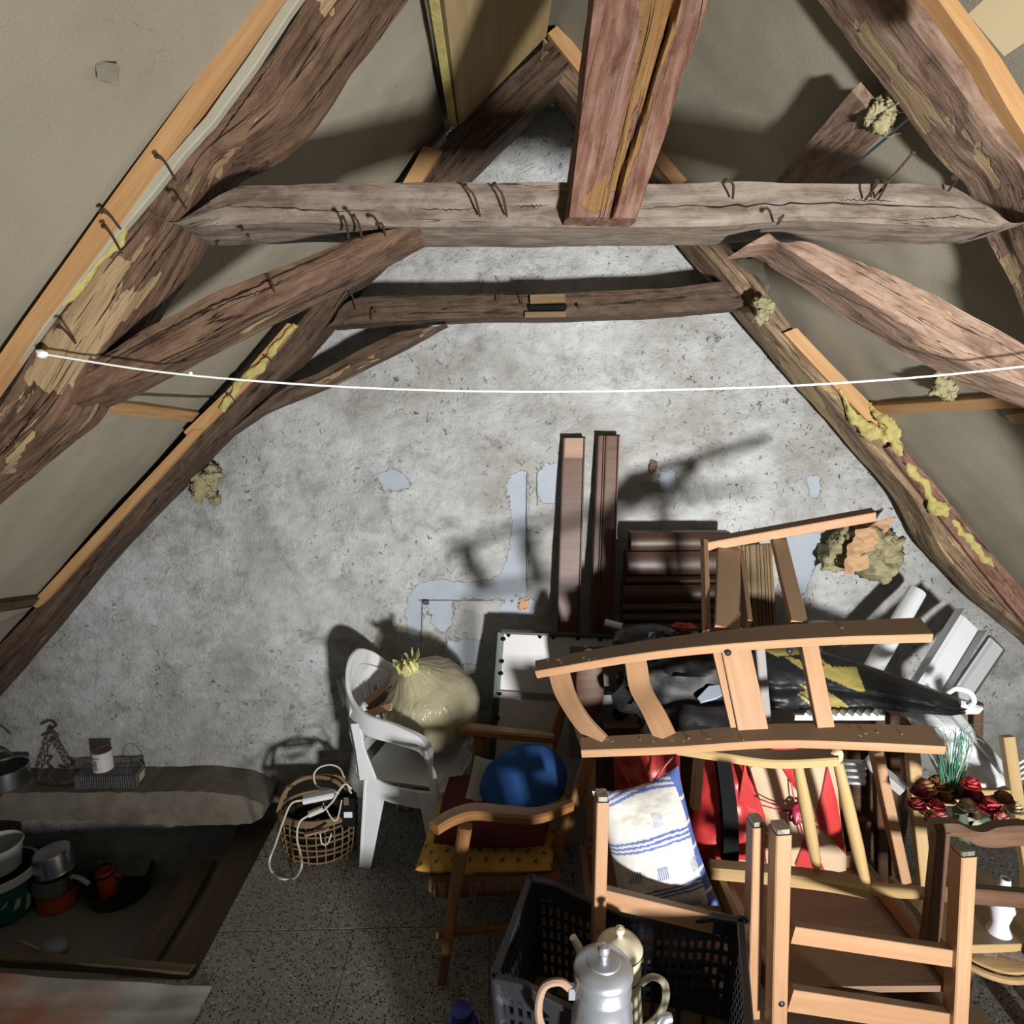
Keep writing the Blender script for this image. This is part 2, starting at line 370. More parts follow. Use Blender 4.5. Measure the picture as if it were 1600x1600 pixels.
M['petal_dark'] = plain('dark_red_petal', (.22, .022, .03), .7, var=.4, scale=30)
M['petal_brown'] = plain('dried_brown_petal', (.24, .12, .05), .8, var=.4, scale=30)
M['petal_pink'] = plain('pink_petal', (.62, .20, .20), .6, var=.2, scale=30)
M['petal_cream'] = plain('cream_petal', (.56, .47, .30), .7, var=.2, scale=30)
M['leaf'] = plain('dusty_leaf', (.06, .085, .05), .6, var=.4, scale=20)
M['grass'] = plain('artificial_grass', (.04, .19, .12), .5, var=.3)
M['grass_pale'] = plain('pale_dry_stalk', (.30, .30, .22), .6, var=.3)
M['tin_label'] = plain('worn_paper_label', (.55, .53, .52), .6, var=.1, scale=20, dirt=(.25, .20, .20), dirt_t=.58)
M['rust'] = plain('rusted_lid', (.17, .12, .085), .7, .3, var=.4, scale=20, bump=.3)
M['mesh_wire'] = plain('galvanised_wire', (.19, .20, .21), .5, .6)
M['label_green'] = plain('green_sticker', (.45, .50, .28), .5)
M['label_white'] = plain('white_sticker', (.66, .67, .70), .5)
M['ink'] = plain('dark_print', (.05, .04, .05), .6)
M['white_letter'] = plain('white_print', (.72, .72, .72), .5)
M['red_letter'] = plain('dark_red_print', (.16, .018, .014), .5)
M['screw'] = plain('black_bolt_head', (.035, .038, .045), .35, .6)
M['glide'] = plain('metal_glide', (.30, .28, .25), .4, .8, var=.4, scale=60, dirt=(.10, .07, .05), dirt_t=.5)
M['window_white'] = plain('dusty_white_paint', (.55, .545, .54), .55, var=.06, dirt=(.36, .33, .30), dirt_t=.6)
def m_film():
    s = NT('yellowish_clear_film'); o = s.obj(); s.bump(s.noise(s.map(o, (1, 1, .3)), 42, 3, .5, 1.2), .8, .012)
    s.fin((.74, .71, .53), .12, spec=.9)
    tr_ = s.n('ShaderNodeBsdfTransparent', {'Color': (.93, .91, .78, 1)}); lw = s.n('ShaderNodeLayerWeight', {'Blend': .35}); s.t.links.new(s.b.inputs['Normal'].links[0].from_socket, lw.inputs['Normal'])
    mx = s.n('ShaderNodeMixShader', {0: s.math('ADD', s.math('MULTIPLY', lw.outputs['Facing'], .45), .13)}); s.t.links.new(tr_.outputs[0], mx.inputs[1]); s.t.links.new(s.b.outputs[0], mx.inputs[2]); s.t.links.new(mx.outputs[0], s.out.inputs[0])
    return s.m
M['film'] = m_film()
M['film_knot'] = plain('yellow_film_knot', (.60, .58, .26), .3, var=.2, scale=30)
M['pale_fill'] = plain('pale_foam_filling', (.43, .405, .345), .9, var=.1, scale=5, bump=.15, bscale=20)

# ---------------------------------------------------------------- timbers
def in_poly(x, y, poly):
    c = np.zeros(x.shape, bool); n = len(poly)
    for i in range(n):
        x0, y0 = poly[i]; x1, y1 = poly[(i+1) % n]
        k = ((y0 > y) != (y1 > y)) & (x < (x1-x0)*(y-y0)/(y1-y0+1e-12)+x0); c ^= k
    return c
def pix(V):
    d = np.asarray(V)-CAM; z = d@FW; return 800+FPX*(d@RT)/z, 800-FPX*(d@UP)/z
def paint_wear(ob, polys):
    """bare patches of the timber, marked on its surface vertices"""
    me = ob.data; co = np.zeros(len(me.vertices)*3); me.vertices.foreach_get('co', co); co = co.reshape(-1, 3)+A(*WL[ob.name])
    x, y = pix(co); w = np.zeros(len(co))
    for p in polys: w = np.maximum(w, in_poly(x, y, p))
    a = me.attributes.new('wear', 'FLOAT', 'POINT'); a.data.foreach_set('value', w.astype(np.float32))
def timber(name, outer, Yf, inner, Yb, mat, parent, N=90, amp=.012, label=None, lean=None, wear=None):
    """hewn beam: outer edge read in the front plane, inner edge in the back plane"""
    o, i = np.array([P(*q, Yf)[[0, 2]] for q in outer]), np.array([P(*q, Yb)[[0, 2]] for q in inner])
    ax = unit(o[-1]+i[-1]-o[0]-i[0]); to, ti = [np.maximum.accumulate(q@ax)+np.arange(len(q))*1e-5 for q in (o, i)]
    t = np.linspace(min(to[0], ti[0]), max(to[-1], ti[-1]), N); sm = np.array([.25, .5, .25])
    o, i = [np.stack([np.interp(t, tt, q[:, k]) for k in (0, 1)], 1) for tt, q in ((to, o), (ti, i))]
    for _ in range(3): o[1:-1] = .25*o[:-2]+.5*o[1:-1]+.25*o[2:]; i[1:-1] = .25*i[:-2]+.5*i[1:-1]+.25*i[2:]
    m = 9; rings = []; gs = []; L = 0; off = RND.random()*30; mb = MB()
    for k in range(N):
        if k: L += np.linalg.norm((o[k]+i[k]-o[k-1]-i[k-1])/2)
        wv = i[k]-o[k]; wl = np.linalg.norm(wv); c = (o[k]+i[k])/2
        yb = Yb; yf = Yf
        if lean: yf = Yf+lean*k/(N-1); yb = Yb+lean*k/(N-1)
        ring = []; g = []
        for e in range(4):
            for j in range(m):
                t = j/m*2-1
                u, v = [(t, -1), (1, t), (-t, 1), (-1, -t)][e]
                # soften the arrises
                r = max(abs(u), abs(v)); s_ = 1-.07*max(0, (abs(u)+abs(v)-1.35))
                ring.append((u*s_, v*s_))
        pts = []
        for (u, v) in ring:
            q = c+wv/2*u; y = (yf+yb)/2+(yb-yf)/2*v
            gg = (L*1.0+off, u*wl/2+off, v*(yb-yf)/2)
            d = amp*(fbm((gg[0]*3.2, gg[1]*7, gg[2]*7), 4)*.5+.55*(abs(fbm((gg[0]*1.6+9, gg[1]*24, gg[2]*24), 3))-.35))
            du = wv/max(wl, 1e-6)*u; n3 = A(du[0], v, du[1]); n3 = n3/max(1e-6, np.linalg.norm(n3))
            pts.append(A(q[0], y, q[1])+n3*d)
            g.append(gg)
        rings.append(pts); gs.append(g)
    mb.ring_sweep(rings, gs)
    ob = mb.build(name, mat, parent, sharp=55, label=label)
    if wear: paint_wear(ob, wear)
    return ob

def nail(parent, px, Y, dx, dy, dY=-.05, r=.0027, bend=.12, mat=None):
    a = P(*px, Y); b = P(px[0]+dx, px[1]+dy, Y+dY); mid = (a+b)/2+A(bend*.03, -.012, .008)
    mb = MB().tube(smooth_pts([a, mid, b], 6), r, 6)
    d = unit(b-a); mb.tube([b-d*.002, b+d*.002], r*2, 8)
    return mb.build('nail', mat or M['nail'], parent)

YN, YNB, YF_, YFB, WALL = 1.45, 1.62, 2.68, 2.86, 2.93
tr = thing('roof_truss', (.2, 1.53, 2.3), 'nearer hewn timber roof truss with king post, collar beam and two struts', 'roof truss')
raf = timber('principal_rafter', [(560, -115), (480, -5), (383, 130), (318, 205), (250, 280), (180, 365), (110, 460), (45, 560), (0, 625), (-120, 760)], YN,
       [(735, -130), (640, 0), (560, 112), (482, 225), (430, 262), (372, 288), (348, 345), (330, 388), (298, 442), (225, 548), (165, 655), (0, 790), (-90, 880)], YNB, M['timber'], tr, N=150, amp=.02, label='broad rafter with pale worn patches', wear=[[(402, 160), (412, 185), (345, 270), (300, 322), (282, 300), (335, 235), (375, 190)], [(165, 395), (205, 405), (188, 450), (215, 440), (255, 420), (245, 450), (190, 505), (100, 618), (28, 592), (55, 548), (120, 465)], [(492, -10), (535, -10), (517, 28), (503, 25)], [(185, 275), (205, 262), (150, 350), (120, 380), (150, 325)], [(30, 690), (60, 660), (20, 740), (0, 745)]])
timber('principal_rafter', [(1400, -90), (1462, 0), (1540, 105), (1600, 190), (1700, 340), (1850, 560), (2150, 1010), (2290, 1230)], YN,
       [(1200, -95), (1270, 0), (1340, 92), (1400, 168), (1445, 228), (1480, 275), (1505, 290), (1545, 390), (1572, 440), (1600, 520), (1675, 660), (1980, 1130), (2100, 1310)], YNB, M['timber_pink'], tr, N=150, amp=.02, label='pinkish grey rafter', wear=[[(1330, 10), (1352, 40), (1382, 70), (1400, 110), (1440, 170), (1462, 222), (1482, 245), (1470, 228), (1410, 150), (1372, 92), (1345, 60)], [(1500, 190), (1540, 230), (1570, 290), (1560, 300), (1520, 240)], [(1550, 390), (1590, 400), (1600, 470), (1575, 440)]])
col1 = timber('collar_beam', [(262, 352), (300, 330), (335, 305), (365, 284), (520, 285), (700, 284), (800, 281), (890, 281), (1010, 282), (1200, 281), (1400, 284), (1485, 284), (1540, 318), (1580, 352)], YN,
       [(285, 356), (330, 386), (500, 380), (660, 388), (900, 388), (1100, 385), (1180, 378), (1300, 380), (1420, 386), (1505, 380), (1580, 360)], YNB, M['timber_grey'], tr, N=130, amp=.012, label='grey horizontal beam with long cracks')
def king():
    Yp = 1.39; mb = MB(); N = 170
    o = resample([P(*q, Yp)[[0, 2]] for q in [(888, 338), (897, 260), (906, 180), (915, 90), (925, 0), (936, -90)]], N)
    i = resample([P(*q, Yp)[[0, 2]] for q in [(995, 341), (1014, 280), (1040, 200), (1064, 125), (1094, 50), (1108, 0), (1130, -90)]], N)
    rings = []; gs = []; L = 0; m = 34
    for k in range(N):
        if k: L += np.linalg.norm(o[k]-o[k-1])
        pts = []; g = []; wv = i[k]-o[k]; c = (o[k]+i[k])/2
        for e in range(4):
            for j in range(m):
                t = j/m*2-1; u, v = [(t, -1), (1, t), (-t, 1), (-1, -t)][e]
                s_ = 1-.06*max(0, abs(u)+abs(v)-1.4); u *= s_; v *= s_
                q = c+wv/2*u; y = Yp+.085+.085*v
                gg = (L+3.3, u*np.linalg.norm(wv)/2, v*.08)
                d = .010*fbm((gg[0]*3, gg[1]*9, gg[2]*9), 4)
                if v < -.9:   # long split running down the face
                    xs = .30+.16*(k/N)+.12*fbm((gg[0]*3, 5, 1), 3)-.2*max(0, .35-k/N)
                    dd = abs(u-xs); d -= .030*max(0, 1-dd/.07)*min(1, k/(.17*N)) + .012*max(0, 1-dd/.35)*abs(fbm((gg[0]*2, u*14, 3), 3))*2
                n3 = unit(A(wv[0]*u, v*.2, wv[1]*u)) if v > -.9 else A(0, -1, 0)
                pts.append(A(q[0], y, q[1])+n3*d); g.append(gg)
        rings.append(pts); gs.append(g)
    mb.ring_sweep(rings, gs); paint_wear(mb.build('king_post', M['timber_red'], tr, sharp=50, label='reddish split post widening upwards'), [[(1000, -20), (1062, -20), (1052, 60), (1035, 110), (1028, 100), (1020, 170), (990, 262), (972, 300), (952, 300), (960, 240), (985, 150), (1002, 60)], [(905, 320), (950, 270), (955, 320), (930, 335)]])
king()
st1 = timber('strut', [(560, 370), (440, 413), (330, 460), (225, 510), (150, 560), (95, 600)], YN+.01, [(690, 372), (560, 447), (440, 507), (300, 577), (200, 627), (130, 650), (80, 652)], YNB-.01, M['timber'], tr, N=90, amp=.014, label='left diagonal strut with red-brown underside')
st2 = timber('strut', [(1165, 384), (1250, 374), (1330, 398), (1420, 440), (1520, 492), (1600, 532), (1720, 600), (1800, 650)], YN+.01, [(1160, 390), (1200, 420), (1290, 480), (1390, 547), (1480, 592), (1600, 638), (1700, 690), (1800, 755)], YNB-.01, M['timber_pink'], tr, N=90, amp=.016, label='right diagonal strut')
for a in (((390, 376), 1.44, -3, -3), ((545, 372), 1.44, -10, -32), ((566, 374), 1.44, -14, -36), ((602, 368), 1.44, -12, -18), ((750, 338), 1.44, -24, -48), ((792, 338), 1.44, -20, -50),
          ((1145, 310), 1.44, -12, -28), ((1352, 312), 1.44, 18, -28), ((1372, 312), 1.44, 10, -30), ((1365, 310), 1.44, 62, -72), ((1482, 298), 1.44, 8, -20),
          ((190, 395), 1.43, -28, -42), ((190, 360), 1.43, -32, -30), ((275, 282), 1.43, -30, -38), ((118, 536), 1.43, -26, -26), ((428, 455), 1.44, -10, -24), ((290, 325), 1.43, -18, -14), ((352, 415), 1.55, -4, -26), ((1215, 350), 1.44, 4, -8)):
    nail(col1 if a[1] == 1.44 else raf, a[0], a[1], a[2], a[3])

tf = thing('roof_truss', (.2, 2.77, 2.0), 'farther dark timber roof truss standing against the plastered gable', 'roof truss')
timber('principal_rafter', [(880, 35), (850, 68), (780, 135), (700, 213), (655, 275), (560, 385), (455, 517), (380, 600), (310, 668), (190, 790), (60, 940), (0, 1005), (-100, 1110)], YF_,
       [(925, 105), (850, 178), (738, 285), (640, 388), (555, 470), (530, 512), (480, 572), (400, 650), (330, 722), (180, 880), (0, 1092), (-70, 1170)], YFB, M['timber_dark'], tf, N=130, amp=.014)
timber('principal_rafter', [(850, 55), (905, 105), (1060, 275), (1150, 395), (1245, 520), (1370, 660), (1480, 800), (1600, 935), (1720, 1060), (1880, 1230)], YF_,
       [(840, 130), (1000, 325), (1120, 455), (1146, 495), (1260, 622), (1390, 772), (1430, 850), (1500, 925), (1600, 1005), (1700, 1110), (1860, 1290)], YFB, M['timber_tan'], tf, N=130, amp=.018, label='right rafter, brown and flaky', wear=[[(1165, 480), (1260, 590), (1330, 690), (1420, 800), (1490, 880), (1480, 885), (1400, 800), (1300, 680), (1220, 570)]])
col2 = timber('collar_beam', [(518, 505), (530, 477), (555, 463), (700, 460), (760, 458), (815, 460), (850, 458), (950, 452), (1050, 448), (1130, 438)], YF_, [(528, 517), (620, 512), (760, 505), (900, 505), (1050, 498), (1147, 489)], YFB, M['timber_dark'], tf, N=100, amp=.010)
timber('brace', [(692, 507), (620, 519), (560, 545), (500, 580), (450, 600), (400, 638), (360, 672)], YF_+.03, [(702, 511), (620, 555), (520, 606), (420, 647), (370, 680)], YFB-.03, M['timber_dark'], tf, N=60, amp=.010, wear=[[(490, 598), (520, 582), (588, 553), (594, 562), (530, 602), (500, 606)], [(650, 518), (690, 508), (680, 522), (655, 530)]])
def mortise():
    a = P(829, 459, 2.66); b = P(884, 459, 2.66); s = M['batten']
    mb = MB()
    mb.bar(P(828, 468, 2.668), P(882, 466, 2.668), .03, .036, (0, 0, 1)); mb.bar(P(820, 492, 2.672), P(884, 491, 2.672), .02, .022)
    mb.build('mortise_lip', wood('torn_pale_wood', (.09, .055, .028), (.17, .11, .055), (.24, .16, .085), bump=.4), tf)
    MB().bar(P(826, 481, 2.668), P(885, 480, 2.668), .025, .018).build('mortise_shade', M['black'], tf)  # black bar on the face, painting the shade inside the mortise
mortise()
for a in (((556, 485), 2.66, -7, -25), ((580, 500), 2.66, 6, -14), ((815, 476), 2.66, -4, -12), ((776, 472), 2.66, 8, -14), ((368, 628), 2.66, -14, -12), ((425, 566), 2.66, -12, -8), ((905, 483), 2.66, 1, -2)):
    nail(col2, a[0], a[1], a[2], a[3], -.03)

from mathutils.bvhtree import BVHTree
def cracks(ob, lines):
    """long drying cracks: thin dark ragged strips seated in the face of a timber"""
    me = ob.data; o0 = A(*WL[ob.name]); V = [tuple(A(*v.co)+o0) for v in me.vertices]; bv = BVHTree.FromPolygons(V, [tuple(p.vertices) for p in me.polygons])
    rr = random.Random(len(V))
    for ln, w in lines:
        mb = MB()
        q = resample(ln, 40); pts = []
        for k, (x, y) in enumerate(q):
            d = Vector(ray(x, y+rr.gauss(0, .9))).normalized(); h = bv.ray_cast(Vector(CAM), d)
            if h[0]: pts.append(A(*h[0]))
        if len(pts) > 3: mb.tube(pts, [w*(.25+.75*math.sin(math.pi*k/(len(pts)-1)))*rr.uniform(.5, 1.2) for k in range(len(pts))], 5); mb.build('crack', M['crack'], ob)
M['crack'] = plain('deep_crack', (.018, .012, .009), .95, spec=.05)
cracks(col1, [([(345, 322), (420, 324), (520, 329), (600, 330)], .0016), ([(640, 326), (700, 328), (760, 326)], .0014), ([(800, 323), (860, 321)], .0014), ([(1000, 326), (1080, 321), (1120, 324), (1180, 320), (1300, 318), (1420, 322), (1540, 326)], .0022), ([(1310, 312), (1400, 314)], .0014), ([(1400, 345), (1500, 338), (1560, 350)], .0012)])
cracks(st1, [([(548, 378), (500, 402), (455, 420), (400, 448), (330, 478), (250, 520), (200, 546)], .0028), ([(480, 420), (420, 450), (360, 470), (290, 505)], .0016), ([(600, 420), (480, 470), (380, 510)], .0012)])
cracks(st2, [([(1230, 440), (1330, 500), (1420, 545), (1520, 580)], .0013), ([(1200, 400), (1300, 455), (1420, 510)], .0012)])
cracks(raf, [([(560, 60), (500, 140), (450, 200)], .002), ([(610, 0), (540, 90), (470, 190)], .0018), ([(430, 90), (370, 175), (330, 230)], .002), ([(310, 330), (250, 400), (200, 470)], .0018), ([(60, 640), (20, 690), (-10, 720)], .003), ([(120, 660), (60, 720), (0, 770)], .002)])
cracks(col2, [([(780, 478), (830, 474)], .0016), ([(900, 480), (1000, 470), (1100, 468)], .0013), ([(570, 480), (690, 478)], .0012)])
# ---------------------------------------------------------------- ceiling (two roof slopes) and its boards
SL, SR = 1.09, 1.05
def zl(x): return 2.74+SL*(x+.447)
def zr(x, y=2.2): return 2.37-SR*(x-1.26)-.10*(min(max(y, 1.45), 3)-1.45)/1.25
def onslope(px, py, side, off=.012):
    r = ray(px, py)
    for k in range(4000):
        p = CAM+r*(4e-4+k*2e-6)
        if p[2]+off*1.45 > (zl(p[0]) if side == 'l' else zr(p[0], p[1])): break
    return p
XJ = onslope(1450, 640, 'r')[0]
def slope_panel(name, side, x0, x1, y0, y1, parent, off=0., sag=.012, mat=None, label=None, th=.02):
    nu, nv = 40, 40; mb = MB(); v = []; f = []; z = zl if side == 'l' else zr
    n = unit(A(SL, 0, -1)) if side == 'l' else unit(A(-SR, 0, -1))
    for j in range(nv+1):
        for i in range(nu+1):
            x = x0+(x1-x0)*i/nu; y = y0+(y1-y0)*j/nv
            d = off+sag*fbm((x*1.7+3, y*1.7, 5 if side == 'l' else 9), 3)+.003*fbm((x*9, y*9, 2), 3)
            v.append(A(x, y, z(x) if side == 'l' else zr(x, y))+n*d)
    N = len(v); v += [q-n*th for q in v]
    W1 = nu+1
    for j in range(nv):
        for i in range(nu):
            a = j*W1+i; f.append((a, a+1, a+W1+1, a+W1)); f.append((N+a, N+a+W1, N+a+W1+1, N+a+1))
    for i in range(nu):
        f += [(i, N+i, N+i+1, i+1), (nv*W1+i, nv*W1+i+1, N+nv*W1+i+1, N+nv*W1+i)]
    for j in range(nv):
        f += [(j*W1, (j+1)*W1, N+(j+1)*W1, N+j*W1), (j*W1+nu, N+j*W1+nu, N+(j+1)*W1+nu, (j+1)*W1+nu)]
    mb.add(v, f); return mb.build(name, mat or M['board'], parent, label=label)
ceil = bpy.data.objects.new('ceiling', None); COL.objects.link(ceil); ceil.location = (.2, 1, 3); WL['ceiling'] = (.2, 1, 3); struct(ceil)
slope_panel('roof_board', 'l', -2.6, .4, -1.6, 1.52, ceil, off=.03)
xb = -.19
slope_panel('roof_board', 'l', -1.165, xb, 1.475, 2.95, ceil)
slope_panel('roof_board', 'l', -2.0, -1.175, 1.475, 2.95, ceil)
slope_panel('roof_board', 'l', -3.4, -2.01, 1.475, 2.95, ceil, off=.0)
slope_panel('roof_board', 'l', xb-.02, .45, 1.475, 2.95, ceil, off=-.03)
slope_panel('roof_board', 'r', -.1, 3.6, -1.6, 1.52, ceil, off=-.045)
slope_panel('roof_board', 'r', -.12, 1.02, 1.475, 2.95, ceil)
slope_panel('roof_board', 'r', 1.025, XJ, 1.475, 2.95, ceil)
slope_panel('roof_board', 'r', XJ+.005, 3.6, 1.475, 2.95, ceil)
# boarding up to the ridge beyond the nearer truss
a1, a2 = P(712, 190, 2.66), P(848, 50, 2.66)
def ridge_board():
    mb = MB(); n = unit(np.cross(a2-a1, A(0, 1, 0)))
    pts = [a1, a2]
    v = []; 
    mb.prism([A(a1[0], 1.3, a1[2]-.01), A(a2[0], 1.3, a2[2]-.03), a2, a1], n*-.02, None)
    mb.G = [(q[1], q[0]*3, q[2]) for q in mb.V]
    mb.build('ridge_board', M['ply'], ceil, label='pale plywood strip beside the ridge')
    MB().path([A(a1[0]-.015, 1.3, a1[2]-.02), A(a1[0]-.012, 2., a1[2]-.025), A(a1[0]-.01, 2.66, a1[2]-.01)], .028, .02).build('wool_edge', M['wool_yellow'], ceil, label='yellow wool edge')
ridge_board()
def batten(pts_out, pts_in, Y, d=.035, label=None, nm='batten', mat=None):
    mb = MB(); o = [P(*q, Y) for q in pts_out]; i = [P(*q, Y) for q in pts_in]
    mb.prism(o+i[::-1], (0, d, 0))
    t = unit(o[-1]-o[0]); off = RND.random()*9
    mb.G = [(np.dot(A(*q), t)+off, np.dot(A(*q), np.cross(t, A(0, 1, 0)))+off, q[1]) for q in mb.V]
    return mb.build(nm, mat or M['batten'], ceil, label=label, sharp=25)
batten([(430, -45), (397, 0), (284, 156), (225, 237), (159, 328), (100, 412), (37, 500), (-40, 612)], [(470, -45), (437, 0), (312, 165), (252, 248), (188, 338), (128, 420), (62, 505), (-20, 622)], 1.41)
MB().path([P(*q, 1.435) for q in ((478, -20), (448, 20), (395, 100), (330, 190), (285, 240), (235, 300), (170, 380), (95, 470), (30, 555), (-30, 640))], .02, [.018, .02, .022, .02, .018, .022, .016, .02, .024, .02]).build('wool_edge', M['paper_grey'], ceil, label='pale lining edge')
batten([(1455, -60), (1497, 0), (1565, 92), (1600, 150), (1680, 260), (2000, 730)], [(1425, -40), (1466, 0), (1530, 90), (1572, 165), (1650, 290), (1965, 750)], 1.42)
batten([(662, 228), (630, 285), (600, 325)], [(690, 235), (655, 290), (625, 330)], 2.66)
batten([(449, 505), (375, 590), (318, 645), (287, 675)], [(465, 508), (392, 597), (336, 655), (300, 690)], 2.66)
batten([(300, 672), (180, 800), (60, 930), (45, 945)], [(318, 672), (196, 804), (76, 935), (58, 950)], 2.655)
batten([(870, 40), (895, 65), (925, 100), (1040, 235), (1075, 280)], [(856, 52), (882, 85), (912, 122), (1020, 250), (1055, 292)], 2.66)
batten([(1245, 512), (1300, 570), (1370, 640), (1390, 668)], [(1225, 520), (1285, 585), (1350, 652), (1372, 680)], 2.66)
batten([(1405, 690), (1480, 780), (1550, 865), (1640, 970)], [(1385, 700), (1455, 790), (1525, 880), (1610, 985)], 2.655, mat=M['timber_red'])
MB().bar(onslope(152, 632, 'l'), onslope(303, 650, 'l'), .05, .022, (SL, 0, -1)).build('batten', M['batten'], ceil)
MB().bar(onslope(-20, 950, 'l'), onslope(60, 938, 'l'), .05, .025, (SL, 0, -1)).build('batten', M['timber_dark'], ceil)
MB().bar(onslope(1375, 638, 'r'), onslope(1640, 622, 'r'), .05, .024, (-SR, 0, -1)).build('batten', M['batten'], ceil)
MB().bar(onslope(1580, 652, 'r'), onslope(1640, 650, 'r'), .04, .02, (-SR, 0, -1)).build('batten', M['batten'], ceil)
# sloping plank and loose lining beyond the right rafter
def rplank():
    mb = MB(); q = [onslope(*v, 'r', .05) for v in ((1345, 128), (1397, 190), (1290, 305), (1195, 305))]
    mb.prism(q, A(-.02, 0, -.02)); mb.G = [(v[1], v[0]*2, v[2]) for v in mb.V]
    mb.build('sloping_plank', M['timber_pink'], ceil, label='short brown plank behind the right rafter')
rplank()
def lining(pts, Y, nm, mat, par=ceil, label=None, amp=.012, n=14):
    """crumpled sheet over a quad of pixels, each with its own depth"""
    c = [P(q[0], q[1], q[2]) for q in pts]; mb = MB(); v = []; f = []
    nn = unit(np.cross(c[1]-c[0], c[3]-c[0]))
    for j in range(n+1):
        for i in range(n+1):
            u, w = i/n, j/n; p = c[0]*(1-u)*(1-w)+c[1]*u*(1-w)+c[2]*u*w+c[3]*(1-u)*w
            v.append(p+nn*amp*fbm(p*7, 4))
    N = len(v); v += [q+nn*.003 for q in v]; Wd = n+1
    for j in range(n):
        for i in range(n):
            a = j*Wd+i; f += [(a, a+1, a+Wd+1, a+Wd), (N+a, N+a+Wd, N+a+Wd+1, N+a+1)]
    mb.add(v, f); return mb.build(nm, mat, par, label=label)
lining([(*v, onslope(*v, 'r', .03)[1]) for v in ((1075, 395), (1195, 400), (1203, 482), (1140, 482))], 0, 'lining_flap', M['board'], label='crumpled grey lining paper', amp=.03, n=26)
lining([(150, 98, 1.2), (188, 105, 1.2), (186, 135, 1.18), (155, 128, 1.18)], 0, 'torn_flap', M['board'], amp=.01, n=6, label='small torn tab of board')
o = MB().prism([P(1513, 22, 1.2), P(1600, -60, 1.1), P(1700, 0, 1.05), P(1569, 88, 1.2)], A(.02, 0, .02)).build('foam_board', M['cream_board'])
tag(o, 'cream foam board wedged against the roof at the upper right corner', 'board')

# ---------------------------------------------------------------- gable wall
def wall():
    x0, x1, z0, z1 = -3.4, 3.6, -.45, 3.6; st = .0125
    nx, nz = int((x1-x0)/st), int((z1-z0)/st)
    X, Z = np.meshgrid(np.linspace(x0, x1, nx), np.linspace(z0, z1, nz))
    keep_h = np.minimum(3.26+SL*X, 3.565-1.03*X)
    polys = [[(585, 745), (605, 733), (625, 732), (646, 752), (641, 766), (600, 770)],
             [(787, 755), (808, 736), (820, 731), (825, 742), (823, 930), (775, 936), (664, 938), (656, 1005), (636, 1003), (634, 938), (650, 914), (680, 903), (722, 910), (768, 908), (787, 888), (800, 830), (796, 790)],
             [(838, 735), (850, 722), (882, 725), (882, 782), (846, 792), (838, 768)], [(1262, 745), (1280, 738), (1285, 776), (1262, 780)], [(1028, 738), (1060, 730), (1056, 768), (1026, 770)],
             [(668, 940), (712, 942), (702, 987), (676, 985)], [(690, 1000), (760, 1000), (765, 1040), (700, 1040)], [(780, 945), (835, 935), (838, 962), (780, 962)], [(1225, 840), (1290, 830), (1260, 930), (1215, 930)]]
    pa = np.zeros(X.shape)
    for p in polys:
        q = [tuple(P(a, b, WALL)[[0, 2]]) for a, b in p]; pa = np.maximum(pa, in_poly(X, Z, q).astype(float))
    k = np.ones(3)/3
    for _ in range(3):
        pa = sum(np.roll(pa, d, 0) for d in (-1, 0, 1))/3; pa = sum(np.roll(pa, d, 1) for d in (-1, 0, 1))/3
    Y = np.full(X.shape, WALL)
    d = np.array([.020*noise.fractal(Vector((x*1.6, z*1.6, 0)), 1, 2, 2)+.007*noise.fractal(Vector((x*9, z*12, 4)), .8, 2, 4) for x, z in zip(X.ravel(), Z.ravel())]).reshape(X.shape)
    Y = Y-d*(1-.6*pa)+.005*pa
    idx = np.arange(nx*nz).reshape(nz, nx); ok = (Z < keep_h)
    f = [(idx[j, i], idx[j, i+1], idx[j+1, i+1], idx[j+1, i]) for j in range(nz-1) for i in range(nx-1) if ok[j, i] and ok[j+1, i] and ok[j, i+1] and ok[j+1, i+1]]
    f = [tuple(int(t) for t in q) for q in f]
    me = bpy.data.meshes.new('wall_back'); me.from_pydata(np.stack([X, Y, Z], -1).reshape(-1, 3).tolist(), [], f)
    a = me.attributes.new('patch', 'FLOAT', 'POINT'); a.data.foreach_set('value', pa.ravel().astype(np.float32))
    me.polygons.foreach_set('use_smooth', [True]*len(me.polygons)); me.materials.append(M['plaster'])
    ob = bpy.data.objects.new('wall_back', me); COL.objects.link(ob); struct(ob); WL['wall_back'] = (0, 0, 0)
    # thin grooves round the old flush box in the plaster
    mb = MB()
    for a, b in (((823, 740), (823, 925)), ((655, 938), (800, 938)), ((660, 940), (658, 1005)), ((838, 735), (840, 790))):
        mb.bar(P(*a, WALL-.004), P(*b, WALL-.004), .004, .004)
    mb.build('plaster_groove', plain('dark_joint', (.14, .13, .12), .9), ob)
    mb = MB().box(P(666, 941, WALL-.012), .025, .02, .02); mb.build('hole_block', M['ink'], ob)
    MB().blob(P(818, 943, WALL-.004), (.03, .012, .03), amp=.6, fr=4).build('plaster_break', M['kraft'], ob, label='broken orange brown spot')
    MB().blob(P(1020, 728, WALL-.006), (.022, .012, .028), amp=.6, fr=4).build('plaster_break', M['rust'], ob)
wall()

